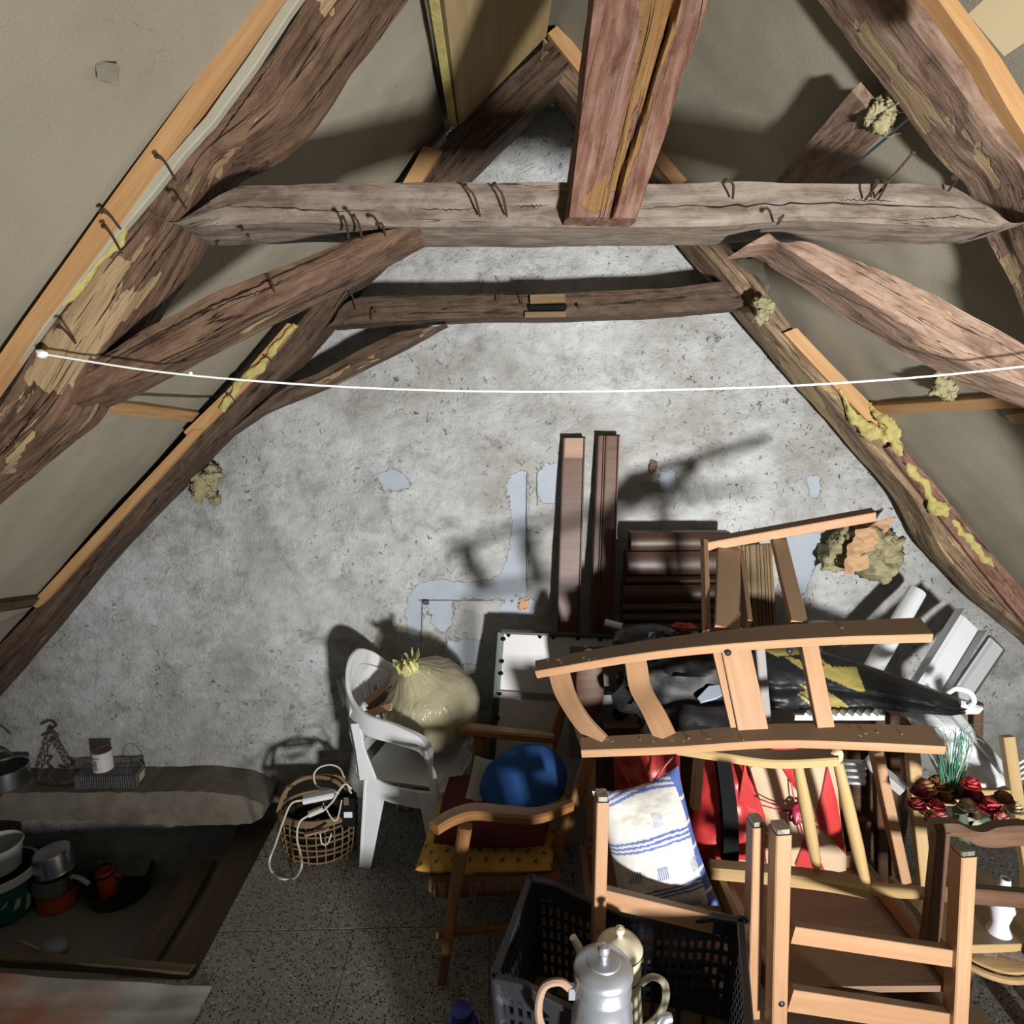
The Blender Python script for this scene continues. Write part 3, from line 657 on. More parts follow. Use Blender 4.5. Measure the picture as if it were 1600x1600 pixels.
# ---------------------------------------------------------------- floor, pit, ledge
fl = MB()
XE = -1.02
fl.box(((XE+3.2)/2, .8, -.11), 3.2-XE, 4.4, .18, ch=.01); fl.box(((XE-3.4)/2, .2, -.11), XE+3.4-.02, 3.5, .18, ch=.01)
fl.box((-2.3, 2.4, -.46), 2.7, 1.2, .1, ch=.01)
floor = fl.build('floor', M['terrazzo_edge'], base=(0, 0, 0)); struct(floor)
def tiles():
    tw, th = .50, .60; y = -.28
    rows = []
    ys = [-.28, .32, .92, 1.52, 2.115, 2.95]
    for r in range(len(ys)-1):
        x = XE; off = [.2, .45, .3, .5, .38][r]; first = True
        while x < 3.15:
            w = off if first else tw; first = False
            if r == 4: w = .40 if x < -.9 else .47
            x2 = min(3.18, x+w); g = .0025
            MB().box(((x+x2)/2, (ys[r]+ys[r+1])/2, -.011+.0015*RND.random()), x2-x-g, ys[r+1]-ys[r]-g, .022, ch=.08).build('floor_tile', M['terrazzo'], floor)
            x = x2
    for r in range(3):
        for k in range(4):
            MB().box((XE-.3-.6*k, 1.62-.6*r, -.011), .596, .596, .022, ch=.08).build('floor_tile', M['terrazzo'], floor)
tiles()
for (xa, w, z, y0, y1, dz) in ((-1.145, .17, -.12, 1.98, 2.88, .02), (-1.36, .11, -.20, 1.98, 2.75, .0)):
    MB().path([A(xa, y0, z), A(xa+.01, 2.4, z+.003), A(xa-.005, y1, z+dz)], w, .03).build('pit_plank', M['plank'], floor, label='old plank below floor level')
MB().path([P(-60, 1493, 2.06), P(20, 1500, 2.055), P(150, 1507, 2.0), P(300, 1520, 1.95)], .04, .035).build('trim_1', M['plank'])
struct(bpy.data.objects['trim_1'])
def ledge():
    N = 80; mb = MB(); top = resample([P(*q, 2.72)[[0, 2]] for q in [(-200, 1235), (0, 1240), (200, 1238), (300, 1236), (370, 1242), (412, 1258)]], N)
    bot = resample([P(*q, 2.72)[[0, 2]] for q in [(-200, 1283), (0, 1280), (200, 1286), (320, 1290), (390, 1290), (410, 1278)]], N); rings = []
    for k in range(N):
        ring = []
        for e, (a, b) in enumerate(((0, 0), (.5, -.012), (1, 0), (1, 1), (.5, 1), (0, 1))):
            p = top[k]*(1-a)+bot[k]*a; y = 2.72+b*.22 if b in (0, 1) else 2.72+b
            q = A(p[0], y, p[1]); ring.append(q+A(0, 1, 1)*.005*fbm(q*6, 4))
        # finer front
        r2 = []
        for t in range(6):
            for s_ in range(4):
                p = ring[t]*(1-s_/4)+ring[(t+1) % 6]*(s_/4); r2.append(p+A(0, 1, .6)*.006*fbm(p*22, 4))
        rings.append(r2)
    mb.ring_sweep(rings, rings); return mb.build('wall_ledge', M['concrete'])
led = ledge(); struct(led)
def cardboard():
    c = [F(-120, 1500, .012), F(0, 1512, .012), F(325, 1540, .012), F(332, 1560, .012), F(300, 1605, .012), F(250, 1680, .012), F(-140, 1680, .012)]
    mb = MB(); n = 60; v = []; f = []; col = []
    q0, q1, q2, q3 = F(-160, 1512, .012), F(331, 1541, .012), F(250, 1700, .012), F(-200, 1700, .012)
    for j in range(n+1):
        for i in range(n+1):
            u, w = i/n, j/n; p = q0*(1-u)*(1-w)+q1*u*(1-w)+q2*u*w+q3*(1-u)*w
            p = p+A(0, 0, .006*fbm(p*4, 3)+.004*(fbm(p*A(2, 9, 1)+4, 3))); v.append(p)
            st = max(0, min(1, 1.2*fbm(p*A(3.5, 2.5, 1)+A(1.7, .3, 0), 4)+.75-abs(u-.42)*2.6)); base = A(.47, .455, .45)*(1+.25*fbm(p*8, 4))
            col.append(tuple(np.clip(base*(1-st)+A(.50, .21, .12)*st, 0, 1)))
    N = len(v); v += [q-A(0, 0, .004) for q in v]; col = col+col; Wd = n+1
    for j in range(n):
        for i in range(n):
            a = j*Wd+i; f += [(a, a+1, a+Wd+1, a+Wd), (N+a, N+a+Wd, N+a+Wd+1, N+a+1)]
    mb.add(v, f); o = mb.build('cardboard_sheet', M['card_col'], col=col)
    tag(o, 'flat off-white sheet with orange stains lying at the near edge of the pit', 'sheet')
cardboard()

# ---------------------------------------------------------------- mineral wool tufts
def tuft(px, Y, r, mat, label, seed=0, paper=None, par=None, nm='wool_tuft'):
    c = P(*px, Y); rr = random.Random(seed+1); mb = MB()
    for k in range(9+int(sum(r)*40)):
        q = [rr.gauss(0, 1) for _ in range(4)]; R3 = np.array(Quaternion(q).normalized().to_matrix()).T
        o_ = A(rr.uniform(-.7, .7), rr.uniform(-.4, .4), rr.uniform(-.7, .7))*A(*r); sc = rr.uniform(.32, .6)*(sum(r)/3)
        mb.blob(c+o_, (sc, sc*.8, sc*1.15), 22, 14, .55, 2.0, axes=R3, seed=seed+k)
    for k in range(10):
        d = unit([rr.gauss(0, 1), rr.gauss(-.5, .6), rr.gauss(0, 1)]); p = c+d*A(*r)*.6
        mb.tube([p, p+d*.02+A(rr.gauss(0, .01), -.004, rr.gauss(0, .01)), p+d*.03+A(rr.gauss(0, .014), -.006, rr.gauss(0, .014))], [.0014, .001, .0004], 4)
    if par is not None: return mb.build(nm, mat, par, sharp=0)
    o = mb.build(nm, mat, sharp=0); tag(o, label, 'insulation'); return o
tuft((322, 757), 2.86, (.055, .03, .10), M['wool_green'], 'yellow-green wool tuft stuck on the wall below the left rafter', 1)
o = tuft((1352, 858), 2.86, (.20, .045, .12), M['wool_green'], 'large torn wool clump with brown paper facing beside the right rafter', 2)
lining([(1335, 828, 2.77), (1405, 808, 2.79), (1382, 850, 2.76), (1322, 880, 2.76)], 0, 'paper_facing', M['kraft'], o, 'brown paper facing', .09, 26)
lining([(1318, 876, 2.75), (1360, 864, 2.75), (1356, 888, 2.76), (1312, 896, 2.76)], 0, 'paper_facing', M['kraft'], o, None, .06, 20)
tuft((1192, 487), 2.58, (.035, .03, .055), M['wool_green'], 'small dark wool scrap where the far collar meets the right rafter', 3)
tuft((1478, 600), onslope(1478, 600, 'r', .02)[1], (.05, .02, .05), M['wool_green'], 'pale shredded wool scrap hanging from the right slope above the string', 4)
tuft((1378, 178), onslope(1378, 178, 'r', .06)[1], (.03, .03, .045), M['wool_green'], 'wool scrap behind the right rafter above the collar', 5)
def wool_strip(pts, seed, nm='wool_edge', mat='wool_yellow'):
    """lumpy strip of mineral wool squeezed out along a timber: (px, py, Y, radius)"""
    c = smooth_pts([P(*q[:3]) for q in pts], 60); r = np.interp(np.linspace(0, 1, 60), np.linspace(0, 1, len(pts)), [q[3] for q in pts]); rings = []
    for k, p in enumerate(c):
        t = unit(c[min(k+1, 59)]-c[max(k-1, 0)]); x = unit(np.cross(t, A(0, 1, 0))); y = A(0, 1, 0); ring = []
        for j in range(16):
            a = 2*math.pi*j/16; d = x*math.cos(a)+y*math.sin(a)
            ring.append(p+d*r[k]*(1+.9*fbm((p+d*.03)*22+seed, 4)))
        rings.append(ring)
    MB().ring_sweep(rings, rings).build(nm, M[mat], ceil, sharp=0)
wool_strip([(1312, 608, 2.66, .006), (1328, 640, 2.66, .014), (1350, 668, 2.65, .028), (1368, 678, 2.64, .03), (1383, 690, 2.63, .016)], 1)
wool_strip([(1362, 628, 2.66, .014), (1372, 645, 2.64, .024), (1388, 668, 2.64, .028), (1400, 692, 2.65, .022), (1408, 712, 2.66, .008)], 2)
wool_strip([(1415, 722, 2.66, .008), (1425, 738, 2.66, .018), (1440, 755, 2.66, .02), (1452, 778, 2.65, .012), (1462, 792, 2.65, .03), (1474, 798, 2.65, .022), (1480, 806, 2.66, .008)], 3)
wool_strip([(1486, 812, 2.66, .01), (1502, 832, 2.66, .02), (1520, 850, 2.66, .014), (1540, 872, 2.66, .02), (1552, 884, 2.66, .008)], 4)
wool_strip([(305, 205, 1.44, .004), (275, 240, 1.44, .010), (245, 275, 1.44, .014), (225, 300, 1.44, .008)], 5)
wool_strip([(200, 345, 1.44, .006), (185, 375, 1.44, .012), (150, 410, 1.44, .008), (110, 460, 1.44, .010), (70, 500, 1.44, .008), (30, 560, 1.44, .008)], 6)
wool_strip([(462, 508, 2.655, .012), (440, 530, 2.655, .008), (405, 575, 2.655, .016), (370, 605, 2.655, .014), (345, 640, 2.655, .014)], 7)
# ---------------------------------------------------------------- white string
pts = [P(66, 553, 1.41)]
for x, y, Y in ((250, 581, 1.42), (450, 599, 1.43), (650, 609, 1.43), (850, 612, 1.44), (1050, 609, 1.43), (1250, 602, 1.42), (1450, 588, 1.41), (1640, 568, 1.40), (1740, 556, 1.43)): pts.append(P(x, y, Y))
mb = MB().tube(smooth_pts(pts, 60), .0023, 7); mb.blob(pts[0], (.012, .01, .009), 10, 8, .3); mb.blob(P(298, 583, 1.42), (.004, .004, .004), 8, 6)
tag(mb.build('clothes_line', M['string']), 'thin white string slung across the attic between the rafters', 'string')

# ---------------------------------------------------------------- left: things on the ledge
def pan(name, c, r, h, mat, label, cat='pan', axis=(0, 0, 1), handle=None, hm=None, flare=1.0, group=None):
    t = thing(name, tuple(c), label, cat, group); c = A(*c)
    MB().lathe([(0, .001), (r*.93, .001), (r*.98, .008), (r, h*.3), (r*flare, h), (r*flare+.004, h+.002), (r*flare-.003, h), (r-.004, h*.3), (r*.9, .006), (0, .005)], c, axis, 32).build('bowl', mat, t)
    if handle: MB().path(smooth_pts(handle, 8), .02, .009).build('handle', hm or M['steel'], t)
    return t
lz = P(20, 1228, 2.80)
c = F(18, 1232, .16); 
t = pan('saucepan', P(14, 1232, 2.80), .088, .11, M['steel'], 'shiny steel saucepan with black handle on the ledge at the left edge', 'saucepan', handle=[P(20, 1180, 2.74), P(5, 1170, 2.72), P(-25, 1160, 2.7)], hm=M['black_plastic'])
def trivet():
    t = thing('chain_hook', tuple(P(88, 1225, 2.82)), 'rusty chain and hook propped as a triangle on the ledge', 'chain')
    def chain(a, b, n):
        for k in range(n):
            p = lerp(a, b, k/n); q = lerp(a, b, (k+1)/n); d = q-p; x = unit(np.cross(d, A(0, 1, 0))) if k % 2 else A(0, 1, 0)
            m = (p+q)/2; L = np.linalg.norm(d)*.62; u = unit(d)
            MB().tube([m+u*L*math.cos(2*math.pi*i/10)+x*.007*math.sin(2*math.pi*i/10) for i in range(10)], .0032, 5, True).build('chain_link', M['iron'], t)
    top = P(80, 1150, 2.83)
    chain(top, P(112, 1208, 2.8), 9); chain(top, P(60, 1218, 2.8), 9)
    MB().tube(smooth_pts([P(66, 1148, 2.83), P(80, 1144, 2.82), P(90, 1150, 2.82), P(78, 1158, 2.82)], 12), .007, 6).build('hook', M['iron'], t)
    MB().tube(smooth_pts([P(112, 1205, 2.8), P(118, 1215, 2.78), P(106, 1222, 2.78), P(96, 1220, 2.78)], 10), .009, 6).build('hook', M['iron'], t)
    MB().tube(smooth_pts([P(76, 1200, 2.81), P(84, 1202, 2.8), P(76, 1212, 2.8), P(84, 1220, 2.79)], 10), .006, 6).build('hook', M['iron'], t)
    MB().bar(P(56, 1226, 2.78), P(98, 1232, 2.75), .02, .014).build('base_bar', M['iron'], t)
trivet()
def trap():
    b = P(178, 1240, 2.76); t = thing('wire_cage_trap', tuple(b), 'grey wire mesh cage trap lying on the ledge beneath the tin', 'trap')
    q = [P(118, 1240, 2.75), P(213, 1240, 2.75), P(228, 1222, 2.86), P(138, 1222, 2.86)]; h = .085; n1, n2, n3 = 26, 9, 9
    z0 = q[0][2]; q = [A(p[0], p[1], z0) for p in q]; hz = A(0, 0, h); mb = MB(); r = .0013
    def sheet(a, b_, c_, d, nu, nv):
        for i in range(nu+1): mb.tube([lerp(a, b_, i/nu), lerp(d, c_, i/nu)], r, 4)
        for j in range(nv+1): mb.tube([lerp(a, d, j/nv), lerp(b_, c_, j/nv)], r, 4)
    sheet(q[0], q[1], q[1]+hz, q[0]+hz, n1, n3); sheet(q[0]+hz, q[1]+hz, q[2]+hz, q[3]+hz, n1, n2); sheet(q[1], q[2], q[2]+hz, q[1]+hz, n2, n3); sheet(q[0], q[3], q[3]+hz, q[0]+hz, n2, n3); sheet(q[3], q[2], q[2]+hz, q[3]+hz, n1, n3)
    stuff(mb.build('wire_mesh', M['mesh_wire'], t))
    MB().prism([lerp(q[0], q[3], .1)+A(.004, 0, .004), lerp(q[1], q[2], .1)+A(-.004, 0, .004), lerp(q[1], q[2], .9)+A(-.004, 0, .004), lerp(q[0], q[3], .9)+A(.004, 0, .004)], A(0, 0, .004)).build('floor_plate', M['iron'], t)
    fr = MB()
    for a, b_ in ((q[1], q[2]), (q[1]+hz, q[2]+hz), (q[1], q[1]+hz), (q[2], q[2]+hz)): fr.tube([a, b_], .004, 5)
    fr.build('end_frame', M['iron'], t)
    MB().prism([lerp(q[1], q[2], .35)+A(.004, 0, .03), lerp(q[1], q[2], .85)+A(.004, 0, .03), lerp(q[1], q[2], .85)+A(.004, 0, .065), lerp(q[1], q[2], .35)+A(.004, 0, .065)], A(.002, 0, 0)).build('sticker', M['label_green'], t)
    MB().tube(smooth_pts([q[1]+hz+A(-.05, .02, 0), q[1]+hz+A(-.04, .03, .05), q[1]+hz+A(-.01, .03, .065), q[1]+hz+A(.02, .03, .04), q[1]+hz+A(.03, .04, 0)], 16), .002, 5).build('carry_wire', M['mesh_wire'], t)
    return z0+h, q
ztrap, tq = trap()
def tin():
    c = P(162, 1200, 2.81); c[2] = ztrap+.001
    t = thing('food_tin', tuple(c), 'dented food tin with faded white label and rusty lid on the cage trap', 'tin'); r, h = .042, .092
    MB().lathe([(0, 0), (r-.001, 0), (r+.001, .003), (r, .006), (r, h-.006), (r+.001, h-.002), (r-.002, h)], c, (0, 0, 1), 32).build('can', M['tin_label'], t)
    MB().lathe([(r-.001, h-.001), (r-.004, h-.004), (r*.6, h-.004), (r*.5, h-.006), (0, h-.005)], c, (0, 0, 1), 32).build('lid', M['rust'], t)
    for (tx, sz, dz, rot) in (('maure', .017, .068, 0),):
        text(tx, sz, .0003, M['ink'], t, (-.012, -r-.0012, dz), (math.pi/2, 0, 0), 'CENTER', 'label_text')
    pm = plain('faded_print', (.20, .12, .16), .6)
    MB().blob(c+A(-.010, -r+.001, .04), (.010, .003, .012), 10, 8, .3).build('label_picture', pm, t)
    MB().blob(c+A(-.008, -r+.001, .055), (.006, .003, .006), 10, 8, .3).build('label_picture', pm, t)
    MB().blob(c+A(-.008, -r+.001, .022), (.009, .003, .012), 10, 8, .3).build('label_picture', plain('faded_print_blue', (.17, .19, .30), .6), t)
tin()

# ---------------------------------------------------------------- left: things in the pit
PZ = -.41
def pit():
    # tub with green print, partly out of frame
    c = F(8, 1425, PZ); c[2] = PZ; t = thing('plastic_tub', tuple(c), 'white and green plastic tub holding a white pot, left edge of the pit', 'tub')
    MB().lathe([(0, 0), (.11, 0), (.125, .02), (.135, .19), (.15, .195), (.15, .225), (.14, .225), (.13, .19), (.12, .03), (0, .02)], c, (0, 0, 1), 32).build('bucket', M['green_tub'], t)
    MB().lathe([(.137, .19), (.153, .193), (.153, .226), (.139, .228)], c, (0, 0, 1), 32).build('rim', M['white_plastic'], t)
    MB().lathe([(0, .23), (.085, .23), (.10, .34), (.107, .345), (.10, .35), (.08, .245), (0, .24)], c, (0, 0, 1), 28).build('inner_pot', M['window_white'], t)
    rr = random.Random(4)
    for k in range(4):
        a = -.3-.35*k; MB().prism([c+A(math.cos(a)*.128, math.sin(a)*.128, .04+.03*k), c+A(math.cos(a+.2)*.129, math.sin(a+.2)*.129, .05+.03*k), c+A(math.cos(a+.24)*.134, math.sin(a+.24)*.134, .10+.02*k), c+A(math.cos(a+.1)*.134, math.sin(a+.1)*.134, .12)], A(math.cos(a), math.sin(a), 0)*.004).build('printed_swoosh', M['window_white'], t)
    # stacked pans
    b = F(92, 1412, PZ); b[2] = PZ
    t = pan('saucepan', b, .085, .085, M['orange_enamel'], 'orange enamel saucepan at the bottom of the pan stack in the pit', 'saucepan', handle=[b+A(-.08, -.02, .07), b+A(-.13, -.05, .065), b+A(-.18, -.07, .05)], hm=M['black_plastic'])
    b2 = b+A(0, 0, .088); t = pan('saucepan', b2, .092, .085, M['steel'], 'middle steel saucepan with pale handle in the pan stack', 'saucepan', handle=[b2+A(.09, -.02, .07), b2+A(.14, -.04, .075), b2+A(.19, -.06, .06)], hm=M['grey_pvc'])
    b3 = b2+A(.0, .01, .17)
    tt = thing('saucepan', tuple(b2+A(0, .01, .087)), 'overturned steel saucepan on top of the pan stack', 'saucepan')
    MB().lathe([(.085, 0), (.088, .002), (.084, .01), (.080, .085), (.072, .095), (0, .098), (0, .09), (.07, .088), (.076, .08), (.08, .01)], b2+A(0, .01, .089), (-.12, .0, 1), 32).build('bowl', M['steel'], tt)
    MB().path([b2+A(.08, .02, .10), b2+A(.16, .05, .11), b2+A(.2, .06, .10)], .02, .01).build('handle', M['black_plastic'], tt)
    # black pan with orange jug
    c = F(188, 1395, PZ); c[2] = PZ
    pan('roasting_pan', c, .135, .085, M['black_enamel'], 'big round black enamel pan in the pit with an orange pot standing in it', 'pan', flare=1.12)
    m = c+A(-.05, -.01, .008); t = thing('enamel_pot', tuple(m), 'small orange enamel pot standing inside the black pan', 'pot')
    MB().lathe([(0, 0), (.038, 0), (.04, .01), (.04, .12), (.036, .125), (.036, .02), (0, .01)], m, (-.05, 0, 1), 24).build('body', M['orange_enamel'], t)
    MB().lathe([(.041, .10), (.043, .103), (.043, .109), (.04, .112)], m, (-.05, 0, 1), 24).build('dark_band', M['black_enamel'], t)
    MB().tube(smooth_pts([m+A(.036, 0, .10), m+A(.066, 0, .085), m+A(.036, 0, .04)], 8), .005, 6).build('handle', M['orange_enamel'], t)
    # ladle
    a = F(85, 1480, PZ+.03); t = thing('ladle', tuple(a), 'old metal ladle lying low in the pit near the front board', 'ladle')
    MB().blob(a, (.06, .045, .035), 20, 10).build('bowl', plain('dull_metal', (.30, .31, .33), .55, .3), t)
    MB().path([F(80, 1494, PZ+.03), F(58, 1482, PZ+.04), F(30, 1470, PZ+.05)], .012, .008).build('handle', M['rust_wood'], t)
    b = F(-14, 1500, PZ); b[2] = PZ; b = b+A(-.01, -.1, 0)
    t = thing('plastic_bottle', tuple(b), 'teal plastic bottle just showing at the left edge by the pit', 'bottle')
    MB().lathe([(0, 0), (.05, 0), (.054, .02), (.054, .26), (.03, .30), (.02, .31), (.02, .33), (0, .33)], b, (0, 0, 1), 24).build('body', M['teal'], t)
    MB().lathe([(0, .329), (.023, .329), (.023, .355), (0, .355)], b, (0, 0, 1), 20).build('cap', M['black_plastic'], t)
pit()

# ---------------------------------------------------------------- cane basket with cords
def basket():
    c = A(-.765, 2.56, 0.0); t = thing('cane_basket', tuple(c), 'oval cane basket stuffed with cables and boxes beside the white plastic chair', 'basket')
    rx, ry, H = .165, .12, .20
    def rad(z): return .86+.14*math.sin(min(1, z/H)*math.pi*.6+.2)
    def el(z, n=40, k=1.): return [c+A(rx*rad(z)*k*math.cos(2*math.pi*i/n), ry*rad(z)*k*math.sin(2*math.pi*i/n), z) for i in range(n)]
    for z in (.015, .045, .075, .105, .135, .165):
        MB().tube([p+A(0, 0, .004*math.sin(i*.5+z*90)) for i, p in enumerate(el(z))], .0042, 5, True).build('cane_hoop', M['cane'], t)
    for z, k in ((.2, 1.), (.205, .97), (.19, 1.01)): MB().tube(el(z, k=k), .007, 6, True).build('rim', M['cane'], t)
    for k in range(26):
        a = 2*math.pi*k/26
        MB().tube([c+A(rx*rad(z)*math.cos(a)*.985, ry*rad(z)*math.sin(a)*.985, z) for z in (0, .05, .1, .15, .2)], .0032, 5).build('cane_stake', M['cane'], t)
    MB().lathe([(0, .004), (rx*.84, .004), (rx*.86, .012), (0, .012)], c, (0, 0, 1), 32, sy=ry/rx).build('base', M['cane'], t)
    for dy, tilt in ((-.03, .02), (.05, -.02)):
        MB().path(smooth_pts([c+A(-rx*.98, dy, .2), c+A(-rx*.75, dy+tilt, .29), c+A(-.03, dy+tilt*2, .335), c+A(rx*.6, dy+tilt, .315), c+A(rx*.95, dy, .2)], 24), .016, .007, (0, 1, 0)).build('handle', M['cane'], t)
    MB().blob(c+A(0, 0, .11), (rx*.86, ry*.86, .085), 24, 14, .25).build('dark_lining', M['black'], t)
    # power strip
    a, b = P(474, 1250, 2.45), P(523, 1240, 2.47)
    s = thing('power_strip', tuple((a+b)/2), 'white power strip lying across the top of the cane basket', 'power strip')
    MB().bar(a, b, .042, .026, ch=.25).build('body', M['label_white'], s)
    MB().tube(smooth_pts([a, P(455, 1256, 2.42), P(442, 1285, 2.36), P(430, 1320, 2.28), P(421, 1345, 2.235), P(425, 1362, F(425, 1362, .006)[1]), F(440, 1373, .006), F(460, 1372, .006), P(471, 1355, 2.26), P(470, 1335, 2.31), P(464, 1310, 2.36), P(468, 1285, 2.40), P(484, 1273, 2.42)], 70), .0042, 7).build('cord', M['white_cord'], s)
    MB().bar(P(482, 1273, 2.43), P(505, 1263, 2.45), .03, .02, ch=.3).build('cord_bundle', M['white_cord'], s)
    MB().tube(smooth_pts([P(505, 1267, 2.44), P(520, 1252, 2.44), P(530, 1235, 2.45), P(540, 1225, 2.47), P(549, 1232, 2.5)], 24), .004, 6).build('cord', M['white_cord'], s)
    MB().tube(smooth_pts([P(549, 1240, 2.5), P(538, 1215, 2.52), P(530, 1200, 2.55), P(515, 1195, 2.56), P(498, 1200, 2.56), P(490, 1213, 2.55), P(497, 1230, 2.53), P(515, 1233, 2.51), P(530, 1240, 2.5)], 40), .0036, 6).build('cord', M['white_cord'], s)
    MB().tube(smooth_pts([P(500, 1300, 2.40), P(503, 1318, 2.395), P(512, 1318, 2.395), P(518, 1302, 2.40)], 12), .003, 5).build('cord', M['white_cord'], s)
    MB().tube(smooth_pts([P(505, 1255, 2.47), P(518, 1278, 2.44), P(527, 1280, 2.44), P(534, 1250, 2.47)], 16), .003, 5).build('cord', M['white_cord'], s)
    # black carton with label
    b = P(543, 1265, 2.5); s = thing('carton', tuple(b), 'black carton with small white label standing in the basket', 'box')
    MB().box(b, .07, .05, .13).build('box_body', M['black'], s)
    MB().box(P(544, 1273, 2.468), .035, .003, .026).build('label', M['label_white'], s)
    MB().box(P(541, 1252, 2.472), .02, .003, .035).build('printed_panel', M['rust'], s)
    for k, (p, q) in enumerate(((P(478, 1304, 2.42), P(512, 1296, 2.40)), (P(487, 1288, 2.45), P(500, 1282, 2.46)))):
        MB().bar(p, q, .02, .01).build('wood_scrap', M['rust_wood'], t)
basket()

# ---------------------------------------------------------------- white monobloc chair
def white_chair():
    yb, yn = 2.85, 2.42; t = thing('plastic_armchair', (-.545, 2.44, 0), 'white plastic garden armchair against the wall holding a tied plastic sack', 'chair')
    m = M['white_plastic']
    def leg(a, b, w0, w1): MB().path([lerp(a, b, k/5) for k in range(6)], [w0+(w1-w0)*k/5 for k in range(6)], [.035]*6, (1, 0, 0) , .3).build('leg', m, t)
    # legs are angle sections: two blades each
    for (tx, ty, bx, by) in ((-.50, yn, -.545, yn+.02), (-.50, yb, -.545, yb), (-.20, yn-.03, -.17, yn-.05), (-.20, yb, -.17, yb+.02)):
        mb = MB(); sg = 1 if tx < -.4 else -1
        mb.path([A(tx+.03*sg, ty, .42), A((tx+bx)/2+.012*sg, (ty+by)/2, .2), A(bx, by, 0)], [.10, .075, .05], [.012]*3, (0, 1, 0), .2)
        s2 = -1 if ty > 2.6 else 1
        mb.path([A(tx-.015*sg, ty+.03*s2, .42), A((tx+bx)/2-.018*sg, (ty+by)/2+.02*s2, .2), A(bx-.02*sg, by+.012*s2, 0)], [.08, .06, .04], [.012]*3, (1, 0, 0), .2)
        mb.build('leg', m, t)
    # seat
    mb = MB(); n = 14; v = []; f = []
    for j in range(n+1):
        for i in range(n+1):
            u, w = i/n, j/n; x = -.56+.40*u; y = yn+.01+(yb-yn-.02)*w
            v.append(A(x, y, .415-.015*math.sin(u*math.pi)*math.sin(w*math.pi)-(.05*max(0, u-.86)/.14)))
    N = len(v); v += [q-A(0, 0, .008) for q in v]; Wd = n+1
    for j in range(n):
        for i in range(n):
            a = j*Wd+i; f += [(a, a+1, a+Wd+1, a+Wd), (N+a, N+a+Wd, N+a+Wd+1, N+a+1)]
    mb.add(v, f); mb.build('seat', m, t)
    MB().path(smooth_pts([A(-.50, yn, .40), A(-.42, yn-.005, .375), A(-.3, yn-.012, .37), A(-.19, yn-.02, .385), A(-.165, yn+.05, .37), A(-.16, 2.63, .36), A(-.165, yb-.04, .37), A(-.2, yb, .385)], 26), .012, [.075]*26, (0, 0, 1), .2).build('seat_skirt', m, t)
    # back and arms: one continuous band
    zt = .83
    top = smooth_pts([A(-.205, yn-.03, .40), A(-.22, yn-.045, .56), A(-.25, yn-.04, .635), A(-.36, yn-.03, .655), A(-.50, yn-.005, .665), A(-.60, yn+.06, .70), A(-.645, yn+.13, .77), A(-.655, 2.635, zt), A(-.645, yb-.11, .79), A(-.60, yb-.03, .71), A(-.50, yb+.015, .665), A(-.34, yb+.02, .65), A(-.24, yb+.02, .63), A(-.21, yb+.015, .55), A(-.2, yb+.01, .40)], 90)
    bk = [math.exp(-(max(0, abs(k-44)-20)/9)**2) for k in range(90)]
    mb = MB(); mb.path(top, [.048-.030*q for q in bk], [.018+.062*q for q in bk], (0, 0, 1), .22); mb.build('arm_and_back_rail', m, t)
    MB().path([A(*q)+A(0, 0, -.028)+unit(A(-.42, 2.63, q[2])-A(*q))*.002 for q in top[10:-10]], .014, .045, (0, 0, 1), .2).build('rail_skirt', m, t)
    # arm-to-leg webs
    for yy in (yn, yb): MB().path([A(-.555, yy+.01, .65), A(-.535, yy, .55), A(-.505, yy, .42)], [.045, .04, .075], .012, (0, 1, 0), .2).build('arm_support', m, t)
    # backrest slats between lower rail and top
    low = smooth_pts([A(-.565, yn+.03, .45), A(-.60, yn+.12, .455), A(-.605, 2.635, .46), A(-.60, yb-.12, .455), A(-.565, yb-.03, .45)], 21)
    MB().path(low, .014, .06, (0, 0, 1), .2).build('lower_back_rail', m, t)
    up = smooth_pts([A(-.595, yn+.05, .66), A(-.640, yn+.13, .725), A(-.650, 2.635, .765), A(-.640, yb-.13, .735), A(-.595, yb-.05, .67)], 21)
    MB().path(up, .014, .075, (0, 0, 1), .2).build('upper_back_rail', m, t)
    for k in range(2, 20, 2): MB().path([low[k], lerp(low[k], up[k], .5)+A(-.012, 0, 0), up[k]], .026, .009, (1, 0, 0), .25).build('back_slat', m, t)
    t.rotation_euler = (0, 0, math.radians(-15))
white_chair()
